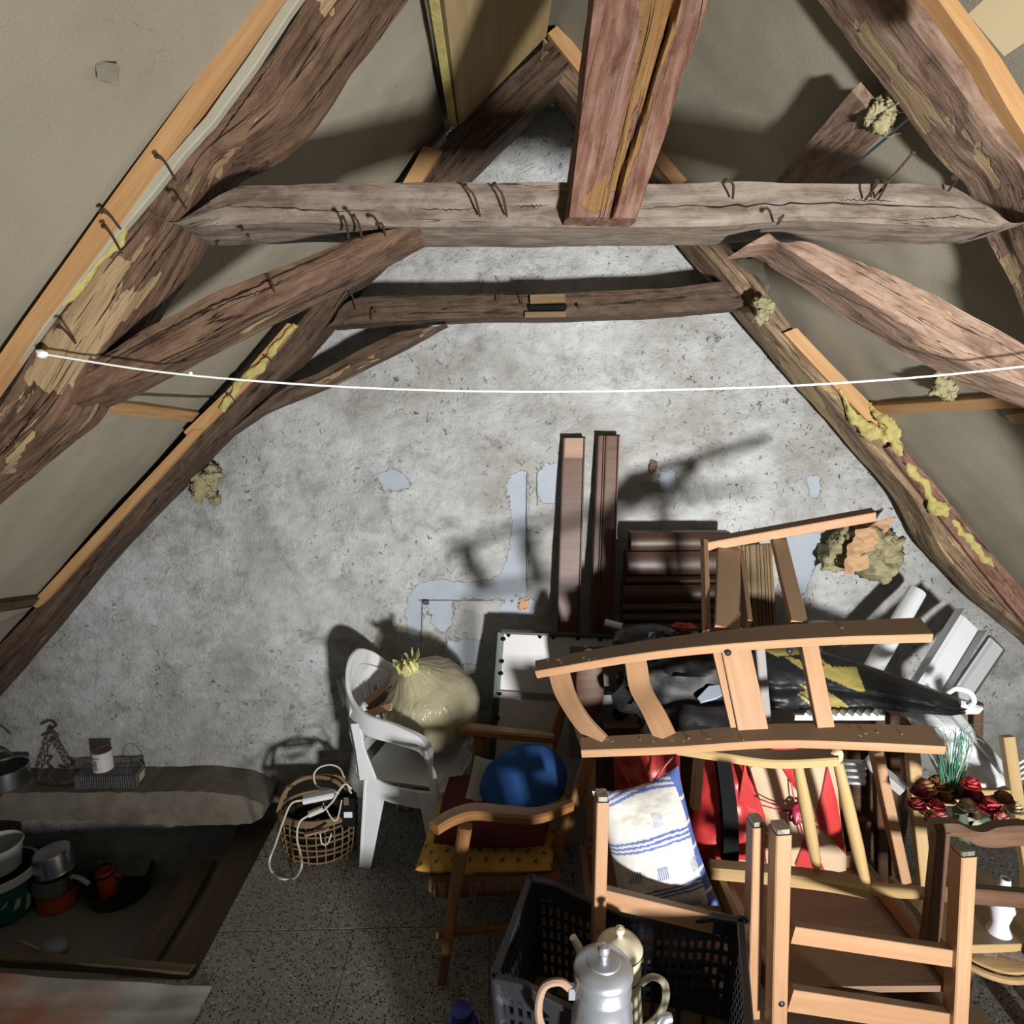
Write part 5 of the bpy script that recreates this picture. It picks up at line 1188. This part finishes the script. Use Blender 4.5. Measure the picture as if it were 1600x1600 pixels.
def flowers():
    base = P(1510, 1270, 1.82); t = thing('artificial_bouquet', tuple(base), 'dusty artificial bouquet of red and brown roses with grass blades behind the carved crest rail', 'flowers')
    rr = random.Random(11)
    def rose(p, r, mat, seed):
        mb = MB()
        mb.blob(p, (r*.55, r*.55, r*.7), 12, 8, .3, 3, seed=seed)
        for ring, (n, k, h) in enumerate(((4, .55, .75), (5, .8, .55), (6, 1.05, .25))):
            for q in range(n):
                a = 2*math.pi*q/n+ring*.5+rr.random()*.4; d = A(math.cos(a), math.sin(a), 0); s = A(-math.sin(a), math.cos(a), 0); v = []; f = []
                for j in range(5):
                    for i in range(5):
                        u, w = i/4*2-1, j/4
                        pp = p+d*r*k*(.35+.65*w**.8)*(1-.18*u*u)+s*r*.55*u*(.4+.9*w*(1.25-w*.6))+A(0, 0, r*(h*w*1.1-.45+.12*(1-u*u)*w)-r*.25*max(0, w-.7)*ring)
                        v.append(pp)
                for j in range(4):
                    for i in range(4): f.append((j*5+i, j*5+i+1, j*5+i+6, j*5+i+5))
                mb.add(v, f)
        mb.build('rose', mat, t, sharp=0)
    L = [(1446, 1228, .030, 'petal_brown'), (1468, 1224, .034, 'petal_brown'), (1438, 1236, .026, 'petal_dark'), (1432, 1256, .026, 'petal_dark'), (1450, 1245, .026, 'petal_dark'), (1464, 1258, .024, 'petal_red'), (1478, 1245, .026, 'petal_brown'),
         (1498, 1236, .034, 'petal_brown'), (1518, 1224, .026, 'petal_red'), (1520, 1242, .034, 'petal_dark'), (1546, 1258, .036, 'petal_red'), (1512, 1258, .026, 'petal_cream'), (1568, 1246, .028, 'petal_brown'), (1470, 1276, .022, 'petal_pink'), (1565, 1280, .026, 'petal_pink'), (1448, 1268, .020, 'petal_cream'), (1585, 1262, .026, 'petal_cream'), (1458, 1280, .022, 'petal_dark')]
    for k, (x, y, r, mt) in enumerate(L): rose(P(x, y, 1.80+.03*math.sin(k*2.1)), r*1.1, M[mt], k)
    for k in range(14):
        x, y = rr.uniform(1460, 1590), rr.uniform(1262, 1288); p = P(x, y, 1.81); d = unit([rr.gauss(0, 1), rr.gauss(-.3, .6), rr.gauss(0, .6)]); s = unit(np.cross(d, A(0, 1, .3))); L_ = rr.uniform(.035, .06)
        v = []; f = []
        for j in range(6):
            w = j/5; wd = .014*math.sin(math.pi*(w*.9+.08)); m = p+d*L_*w+A(0, 0, .012*math.sin(w*3)); v += [m-s*wd+A(0, -.003, .002), m, m+s*wd+A(0, -.003, .002)]
        for j in range(5): f += [(3*j, 3*j+1, 3*j+4, 3*j+3), (3*j+1, 3*j+2, 3*j+5, 3*j+4)]
        MB().add(v, f).build('leaf', M['leaf'] if k % 3 else M['grass_pale'], t)
    for k in range(34):
        x0 = rr.choice((1484, 1488, 1500, 1480))+rr.gauss(0, 4); x1 = x0+rr.gauss(0, 16); y1 = rr.uniform(1135, 1165); a = P(x0, 1240, 1.82); b = P(x1, y1, 1.80+rr.gauss(0, .03)); c = P(x1+rr.gauss(0, 12), y1+rr.uniform(-8, 16), 1.80)
        MB().tube(smooth_pts([a, lerp(a, b, .6)+A(rr.gauss(0, .006), 0, 0), b, c], 9), [.0022-.0002*q for q in range(9)], 4).build('grass_blade', M['grass'] if k % 3 else M['grass_pale'], t)
    # shared stems down to a bunch tie resting on the seat behind
    MB().tube([P(1500, 1265, 1.81), P(1508, 1340, 1.82), P(1510, 1385, 1.83)], [.022, .016, .014], 10).build('stem_bunch', M['leaf'], t)
flowers()

# ---------------------------------------------------------------- striped pillow, red bags
def pillow():
    def cf(a, b, s):
        w = A(.62, .605, .575); bl = A(.10, .15, .42)
        w = w*(1+.08*fbm((a*4, b*4, 1), 3))
        if a > .845+.02*math.sin(b*8): 
            return tuple(bl if not any(abs(b-q) < .012 for q in (.2, .36, .52, .68, .85)) else w)
        for q in (.10, .44, .80):
            bb = b+.05*math.sin(a*3)-q
            if any(abs(bb-k) < .008 for k in (-.030, .0, .030)): return tuple(bl)
        for (u, v) in ((.52, .26), (.42, .60), (.80, .62), (.18, .62), (.74, .93)):
            if abs(b-v) < .045 and abs(a-u) < .055 and int((a-u+.06)*95) % 2 == 0: return tuple(A(.16, .19, .36))
        return tuple(w)
    mb, col = puff([P(925, 1236, 1.80), P(1060, 1196, 1.88), P(1126, 1416, 1.72), P(972, 1452, 1.70)], .17, 130, colf=cf, pinch=.12, wr=.009, corner=.62)
    o = mb.build('striped_pillow', M['fabric_col'], col=col); tag(o, 'white pillow with blue stripes and blue edge inside the overturned chair', 'pillow')
pillow()
def red_things():
    # red nylon bag, left
    mb, c = puff([P(955, 1165, 2.2), P(1062, 1160, 2.15), P(1075, 1330, 2.1), P(962, 1320, 2.15)], .16, 26, wr=.03)
    o = mb.build('red_bag', M['red_fabric']); tag(o, 'red nylon bag with seams hanging behind the striped pillow', 'bag')
    sm = MB()
    for a, b in (((958, 1180), (1000, 1250)), ((1000, 1185), (1022, 1235)), ((1065, 1168), (1020, 1222))): sm.tube([P(*a, 2.06), P((a[0]+b[0])/2-2, (a[1]+b[1])/2, 2.04), P(*b, 2.05)], .004, 6)
    sm.build('seam_piping', M['red_satin'], o)
    # red and black round bag
    mb, c = puff([P(1092, 1182, 2.10), P(1202, 1182, 2.08), P(1212, 1345, 2.02), P(1072, 1345, 2.02)], .17, 30, wr=.015, pinch=.02)
    o = mb.build('red_bag', M['red_satin']); tag(o, 'red bag with a broad black stripe right of the striped pillow', 'bag')
    q = [P(1118, 1186, 2.0), P(1140, 1186, 2.0), P(1152, 1345, 1.945), P(1128, 1345, 1.945)]
    def strip(u): 
        a = lerp(q[0], q[3], u); b = lerp(q[1], q[2], u); k = A(0, -.012-.03*math.sin(math.pi*u), 0); return a+k, b+k
    rings = []
    for u in np.linspace(0, 1, 14):
        a, b = strip(u); rings.append([a, b, b+A(0, .03, 0), a+A(0, .03, 0)])
    MB().ring_sweep(rings, rings).build('black_stripe', M['black'], o)
    # beige cushion with red star
    pts = [(1168, 1196), (1200, 1165), (1262, 1160), (1300, 1185), (1310, 1260), (1318, 1370), (1240, 1372), (1196, 1352), (1192, 1280)]
    v = [P(x, y, 2.0) for x, y in pts]; t = thing('star_cushion', tuple(P(1250, 1370, 2.0)), 'beige seat cushion with red star points tied by a burgundy ribbon', 'cushion')
    ctr = sum(v)/len(v); mb = MB(); n = len(v); rim = smooth_pts(v+[v[0]], 49)[:-1]; rg = []
    for k, o_ in ((1., .0), (.97, -.014), (.8, -.026), (.5, -.03), (.01, -.03)): rg.append([ctr+(p-ctr)*k+A(0, o_, 0) for p in rim])
    bk = [[ctr+(p-ctr)*k+A(0, .02, 0) for p in rim] for k in (.01, .97)]
    mb.ring_sweep(bk+rg, bk+rg); mb.build('pad', M['beige_fabric'], t)
    def tri(ps, nm='star_point', mt='red_satin', Y=1.962):
        p = [P(x, y, Y) for x, y in ps]; c_ = sum(p)/len(p); m_ = MB(); k = len(p)
        m_.add([*p, c_+A(0, -.012, 0), *[q+A(0, .01, 0) for q in p]], [(i, (i+1) % k, k) for i in range(k)]+[(i, (i+1) % k, k+1+(i+1) % k, k+1+i) for i in range(k)]); m_.build(nm, M[mt], t)
    tri([(1220, 1197), (1246, 1205), (1250, 1240), (1238, 1228)]); tri([(1294, 1198), (1308, 1250), (1322, 1336), (1275, 1285)]); tri([(1244, 1352), (1262, 1300), (1300, 1385), (1260, 1392)]); tri([(1196, 1162), (1264, 1160), (1262, 1175), (1200, 1176)])
    tri([(1164, 1190), (1172, 1230), (1200, 1290), (1186, 1295), (1155, 1250)], 'star_point', 'red_satin', 1.99)
    cb = P(1244, 1268, 1.94)
    m_ = MB()
    for k in range(7):
        a = k*.9; r = .034; d = A(math.cos(a), 0, math.sin(a)); s = A(-d[2], 0, d[0])
        m_.path(smooth_pts([cb, cb+d*r*.6+s*.012+A(0, -.012, 0), cb+d*r+A(0, -.02, 0), cb+d*r*.6-s*.012+A(0, -.012, 0), cb+A(0, -.004, 0)], 12), .010, .002, (0, 1, 0), .2)
    m_.build('ribbon_bow', M['burg_ribbon'], t)
    m_ = MB()
    for q in ((1192, 1250), (1190, 1258), (1236, 1222), (1262, 1330), (1285, 1300)): m_.tube([cb, lerp(cb, P(*q, 1.945), .5)+A(0, -.004, -.004), P(*q, 1.95)], .0025, 5)
    m_.build('ribbon_string', M['burg_ribbon'], t)
red_things()

# ---------------------------------------------------------------- background of the pile
def boards():
    for (tl, tr_, br, bl, mat, lab) in (((880, 684), (914, 684), (905, 1010), (868, 1010), M['brown_varnish'], 'left of two brown boards leaning upright on the wall, with pale top end'), ((934, 680), (968, 681), (958, 1010), (920, 1010), M['brown_varnish'], 'right of two brown boards leaning upright on the wall, reeded')):
        a = [P(*tl, 2.88), P(*tr_, 2.88), P(*br, 2.80), P(*bl, 2.80)]
        t = thing('brown_board', tuple((a[2]+a[3])/2), lab, 'board')
        dn = unit((a[2]+a[3])/2-(a[0]+a[1])/2); a[2] = a[2]+dn*.55; a[3] = a[3]+dn*.55
        k = A(0, .02, 0)
        MB().prism(a, k).build('panel', mat, t)
        if 'left' in lab: MB().prism([lerp(a[0], a[3], .0)+A(0, -.003, 0), lerp(a[1], a[2], .0)+A(0, -.003, 0), lerp(a[1], a[2], .06)+A(0, -.003, 0), lerp(a[0], a[3], .06)+A(0, -.003, 0)], A(0, .004, 0)).build('bare_end', M['rust_wood'], t)
        for u in ((.04, .97) if 'left' in lab else (.05, .30, .40, .95)):
            MB().path([lerp(a[0], a[1], u)+A(0, -.004, -.002), lerp(a[3], a[2], u)+A(0, -.004, 0)], .007, .014, (0, 1, 0), .3).build('moulding', M['brown_varnish'], t)
        MB().bar(a[0]+A(0, .0, .002), a[1]+A(0, .0, .002), .02, .006).build('top_edge', M['black'], t)
boards()
def drawer_fronts():
    t = thing('moulded_panels', tuple(P(1050, 990, 2.7)), 'dark brown moulded panels stacked against the wall behind the pine chair', 'panel'); m = M['brown_dark']
    ys = [(832, 860, 985), (862, 898, 978), (900, 912, 976), (914, 940, 973), (942, 956, 972), (958, 972, 972), (974, 1000, 972)]
    for k, (y0, y1, xl) in enumerate(ys):
        a, b = P(xl, y0, 2.78-.012*k), P(xl, y1, 2.77-.012*k); x1 = P(1140, y0, 2.78)[0]; rings = []
        for x in (a[0], x1):
            r = []
            for u in np.linspace(0, 1, 7): q = lerp(a, b, u); r.append(A(x, q[1]-.013*math.sin(math.pi*u)**.8-.004, q[2]))
            r += [A(x, a[1]+.05, b[2]), A(x, a[1]+.05, a[2])]; rings.append(r)
        MB().ring_sweep(rings, [[(v[0], v[2]+k, v[1]) for v in r] for r in rings]).build('moulded_front', m, t)
    c = [P(1120, 856, 2.80), P(1206, 850, 2.80), P(1213, 975, 2.76), P(1120, 985, 2.76)]
    o = thing('reeded_panel', tuple((c[2]+c[3])/2), 'olive brown reeded wood panel seen through the lying chair', 'panel')
    MB().prism(c, A(0, .02, 0)).build('panel', M['olive_wood'], o)
    for u in (.15, .3, .45, .52, .6, .72, .78, .85, .9, .95): MB().path([lerp(c[0], c[1], u)+A(0, -.003, 0), lerp(c[3], c[2], u)+A(0, -.003, 0)], .007, .010, (0, 1, 0), .3).build('reed', M['olive_wood'], o)
drawer_fronts()
def white_panel():
    c = [P(784, 988, 2.72), P(958, 996, 2.72), P(950, 1200, 2.62), P(770, 1180, 2.62)]
    t = thing('toothed_board', tuple((c[2]+c[3])/2), 'white plastic panel with black toothed edging behind the armchair', 'panel')
    dn = unit(c[3]-c[0]); c[2] = c[2]+dn*.35; c[3] = c[3]+dn*.35
    MB().prism(c, A(0, .008, 0)).build('sheet', M['window_white'], t)
    e = MB(); e.bar(c[0]+A(-.004, 0, .004), c[1]+A(0, 0, .004), .03, .012); e.bar(c[0]+A(-.004, 0, 0), c[3]+A(-.004, 0, 0), .03, .012, (0, 1, 0)); e.build('edging', M['green_enamel'], t)
    for u in (.06, .34, .46, .68, .88): MB().blob(lerp(c[0], c[1], u)+A(0, -.008, -.006), (.009, .008, .012), 10, 8).build('edge_tooth', M['black'], t)
    for u in (.03, .14, .20, .30, .42): MB().blob(lerp(c[0], c[3], u)+A(.008, -.008, 0), (.012, .008, .009), 10, 8).build('edge_tooth', M['black'], t)
    MB().bar(lerp(c[0], c[3], .30)+A(.0, -.006, 0), lerp(c[1], c[2], .30)+A(0, -.006, 0), .006, .03).build('cross_rib', M['grey_fabric'], t)
    MB().lathe([(0, .004), (.028, .004), (.028, 0)], P(965, 1115, 2.6), (0, -1, .1), 20).build('dark_hole', M['black'], t)
    # second, greyer sheet in front of its right half
    c = [P(890, 1010, 2.55), P(985, 1010, 2.55), P(985, 1185, 2.48), P(890, 1185, 2.48)]
    t2 = thing('perforated_board', tuple((c[2]+c[3])/2), 'greyish plastic sheet with round hole behind the curved slats', 'panel')
    MB().prism(c, A(0, .008, 0)).build('sheet', plain('grey_sheet', (.17, .165, .16), .6), t2)
    MB().lathe([(0, .003), (.03, .003), (.03, 0)], P(968, 1115, 2.49), (0, -1, .1), 20).build('dark_hole', M['black'], t2)
    MB().bar(P(935, 1082, 2.49), P(985, 1082, 2.49), .006, .02).build('dark_slot', M['black'], t2)
    # brown oval chair back in front of it
    c = P(922, 1070, 2.35); ax = (A(1, 0, 0), A(0, .94, -.3), A(0, .3, .94))
    o = MB().blob(c+A(0, 0, 0), (.055, .012, .15), 32, 16, .0, axes=(A(1, 0, .05), A(0, 1, 0), A(-.05, 0, 1))).build('oval_board', M['dark_chair']); tag(o, 'dark brown oval board behind the first curved slat', 'board')
white_panel()
def bags():
    o = MB().blob(P(1075, 1075, 2.2), (.26, .12, .20), 48, 28, .28, 2.4, seed=5).build('bin_bag', M['black_bag']); tag(o, 'crumpled black plastic bag behind the curved back slats', 'bag')
    c = P(1012, 998, 2.35); o = MB().blob(c, (.13, .08, .055), 32, 16, .12, 2.5, seed=2).build('black_backpack', M['black_plastic']); tag(o, 'dark grey bag with white lettering below the moulded panels', 'bag')
    q = c+A(-.022, -.082, .018); MB().prism([q, q+A(.045, 0, .006), q+A(.055, .02, .03), q+A(.012, .02, .026)], A(0, .004, .002)).build('label', M['label_white'], o)
    for (tx, sz, loc, mt, par, rot) in (('my', .04, c+A(-.04, -.094, -.010), M['white_letter'], o, .25), ):
        text(tx, sz, .0006, mt, par, A(*loc)-A(*WL[par.name]), (math.pi/2-.5, -rot, 0))
    o = MB().bar(P(945, 972, 2.6), P(972, 979, 2.58), .028, .026, ch=.3).build('white_tube', M['white_pvc']); tag(o, 'short white plastic tube below the brown boards', 'tube')
    o = MB().blob(P(1068, 980, 2.5), (.05, .03, .018), 20, 10, .4, 3).build('red_cloth', M['red_fabric']); tag(o, 'scrap of red cloth under the moulded panels', 'cloth')
    c = P(1092, 1095, 2.05); o = MB().path([c, c+A(.05, .01, .025), c+A(.10, .03, .03)], [.02, .05, .03], .012, (0, -.6, .8)).build('bluish_scrap', plain('bluish_plastic', (.32, .38, .46), .4)); tag(o, 'bluish grey plastic scrap on the black bag', 'scrap')
    # black and gold cover
    top = [(1178, 1012), (1230, 1012), (1290, 1020), (1350, 1038), (1420, 1062), (1480, 1085), (1498, 1092)]; bot = [(1178, 1105), (1230, 1108), (1290, 1105), (1350, 1104), (1420, 1112), (1480, 1116), (1497, 1112)]
    N = 170; a = resample([P(*q, 2.25) for q in top], N); b = resample([P(*q, 2.15) for q in bot], N); nr = 110; rings = []; col = []
    gold = [[(1250, 1042), (1312, 1042), (1352, 1080), (1340, 1080)], [(1285, 1030), (1318, 1063), (1300, 1050), (1282, 1032)], [(1308, 1042), (1338, 1042), (1352, 1080), (1344, 1081)], [(1283, 1034), (1296, 1038), (1316, 1062), (1302, 1056)], [(1192, 1015), (1246, 1012), (1250, 1022), (1214, 1026)], [(1225, 1026), (1250, 1030), (1256, 1048)], [(1290, 1078), (1312, 1092), (1328, 1106), (1294, 1106), (1268, 1094), (1246, 1080)], [(1246, 1068), (1260, 1072), (1264, 1080)], [(1240, 1080), (1262, 1092), (1268, 1104)]]
    for k in range(N):
        u = k/(N-1); r = []; c_ = (a[k]+b[k])/2; hv = (a[k]-b[k])/2; hl = np.linalg.norm(hv)
        for j in range(nr):
            th = 2*math.pi*j/nr; s_, co = math.sin(th), math.cos(th)
            fold = 1-.30*math.exp(-((s_+.18)/.16)**2)*(1 if co < 0 else 0)*(1-.2*u)
            p = c_+hv*s_+A(0, 1, 0)*co*(.05*(1-.5*u)+.02)*fold+A(0, .006*fbm((u*9, th*2, 3), 3), 0)
            r.append(p)
        rings.append(r)
    al = np.array([p for r in rings for p in r]); x, y = pix(al); g = np.zeros(len(al), bool)
    for q in gold: g |= in_poly(x, y, q)
    g &= np.tile(np.cos(2*np.pi*np.arange(nr)/nr) < .1, N)
    col = [(.30, .25, .075) if q else (.012, .013, .015) for q in g]
    o = MB().ring_sweep(rings, rings).build('folded_cover', M['bag_col'], col=col); tag(o, 'black folded cover with gold flashes tapering to the right', 'cover')
    tip = A(*P(1497, 1102, 2.2)); MB().path([tip, tip+A(.03, -.01, -.004), tip+A(.065, -.01, -.012), tip+A(.085, -.01, -.006)], [.05, .045, .034, .012], [.05, .045, .030, .012], (0, 1, 0), .25).build('white_tip', M['white_plastic'], o, label='white plastic end')
    MB().path(smooth_pts([P(1482, 1082, 2.19), P(1495, 1076, 2.17), P(1515, 1082, 2.17), P(1522, 1096, 2.17), P(1514, 1104, 2.17)], 14), .02, .012, (0, 1, 0), .3).build('white_clip', M['white_plastic'], o)
bags()
def pvc():
    def chan(name, p0, p1, w, lip, mat, lab, half=False, nrm=(0, -1, .2)):
        p0, p1 = A(*p0), A(*p1); d = unit(p1-p0); n = unit(A(*nrm)); n = unit(n-d*np.dot(n, d)); x = np.cross(d, n); th = .004
        if half: prof = [(w/2*math.cos(a), -w*.45*math.sin(a)+w*.2) for a in np.linspace(math.pi, 0, 13)]; prof = [(q[0], -q[1]) for q in prof]; 
        else: prof = [(-w/2, lip), (-w/2, 0), (w*.12, 0), (w*.22, -.008), (w*.34, -.008), (w/2, 0), (w/2, lip)]
        c = sum(A(*q) for q in prof)/len(prof)
        inner = [(q[0]*.92, q[1]-(th if not half else -th)) for q in prof][::-1]
        full = prof+[(q[0]*1.0, q[1]-th*1.5) for q in prof][::-1] if not half else prof+inner
        rings = [[p+x*q[0]+n*q[1] for q in full] for p in (p0, lerp(p0, p1, .5), p1)]
        o = MB().ring_sweep(rings, rings).build(name, mat, sharp=30); tag(o, lab, 'profile'); return o
    d1 = P(1436, 924, 2.74); e1 = P(1350, 1075, 2.55); chan('gutter_profile', d1, e1, .085, .03, M['white_pvc'], 'narrow half-round white plastic profile leaning at the right', True)
    d1 = P(1512, 968, 2.62); e1 = P(1415, 1125, 2.40); chan('channel_profile', d1, e1, .135, .04, M['white_pvc'], 'wide white plastic channel leaning above the black and gold cover')
    d1 = P(1556, 1004, 2.58); e1 = P(1470, 1130, 2.42); chan('flat_profile', d1, e1, .09, .012, M['grey_pvc'], 'greyish flat plastic profile, rightmost of the leaning profiles')
    # slatted white shutter below the cover
    t = thing('louvred_shutter', tuple(P(1300, 1120, 2.3)), 'white louvred panel lying beneath the black and gold cover', 'shutter')
    for k in range(9):
        x = 1262+k*13; MB().bar(P(x, 1118, 2.08), P(x+26, 1082, 2.34), .022, .008, (0, -.5, .8)).build('slat', M['white_pvc'], t)
    MB().bar(P(1240, 1120, 2.1), P(1380, 1120, 2.1), .02, .02).build('frame_rail', M['white_pvc'], t)
    # white sheet at the right
    mb, c = puff([P(1405, 1100, 2.3), P(1490, 1118, 2.3), P(1580, 1225, 2.15), P(1490, 1262, 2.12)], .05, 26, wr=.02)
    o = mb.build('plastic_sheet', M['white_pvc']); tag(o, 'crumpled white plastic sheet behind the artificial flowers', 'sheet')
    o = MB().bar(P(1488, 1112, 2.28), P(1580, 1215, 2.12), .03, .03, (0, 1, 0)).build('grey_bar', M['grey_pvc']); tag(o, 'grey bar along the edge of the white plastic sheet', 'bar')
    t = thing('striped_box', tuple(P(1335, 1225, 2.1)), 'grey and white striped slatted unit behind the spindle chair', 'shutter')
    for k in range(4): MB().bar(P(1298, 1190+k*10, 2.15), P(1352, 1192+k*10, 2.08), .03, .010).build('slat', M['white_pvc'], t)
    MB().bar(P(1352, 1185, 2.09), P(1412, 1235, 2.0), .05, .03).build('side_bar', M['grey_pvc'], t)
    for k in range(3): pass
    t = thing('louvred_shutter', tuple(P(1600, 1200, 2.2)), 'white louvred piece at the right edge behind the yellow chair post', 'shutter')
    for k in range(4): MB().bar(P(1588, 1192+k*9, 2.2), P(1640, 1160+k*9, 2.2), .02, .009).build('slat', M['white_pvc'], t)
    # dark posts behind the pile
    t = thing('dark_cabinet', tuple(A(1.15, 2.45, 0)), 'dark brown cabinet frame in shadow beneath the black and gold cover', 'cabinet')
    for p, q in (((1372, 1112), (1378, 1420)), ((1395, 1112), (1398, 1420)), ((1525, 1098), (1520, 1300)), ((1350, 1280), (1345, 1420))):
        MB().bar(P(*p, 2.32), P(*q, 2.3), .04, .04, (0, 1, 0)).build('post', M['dark_chair'], t)
    MB().prism([A(.45, 2.42, 0), A(1.75, 2.42, 0), A(1.75, 2.42, .62), A(.45, 2.42, .62)], A(0, .3, 0)).build('carcass', M['dark_chair'], t)
pvc()
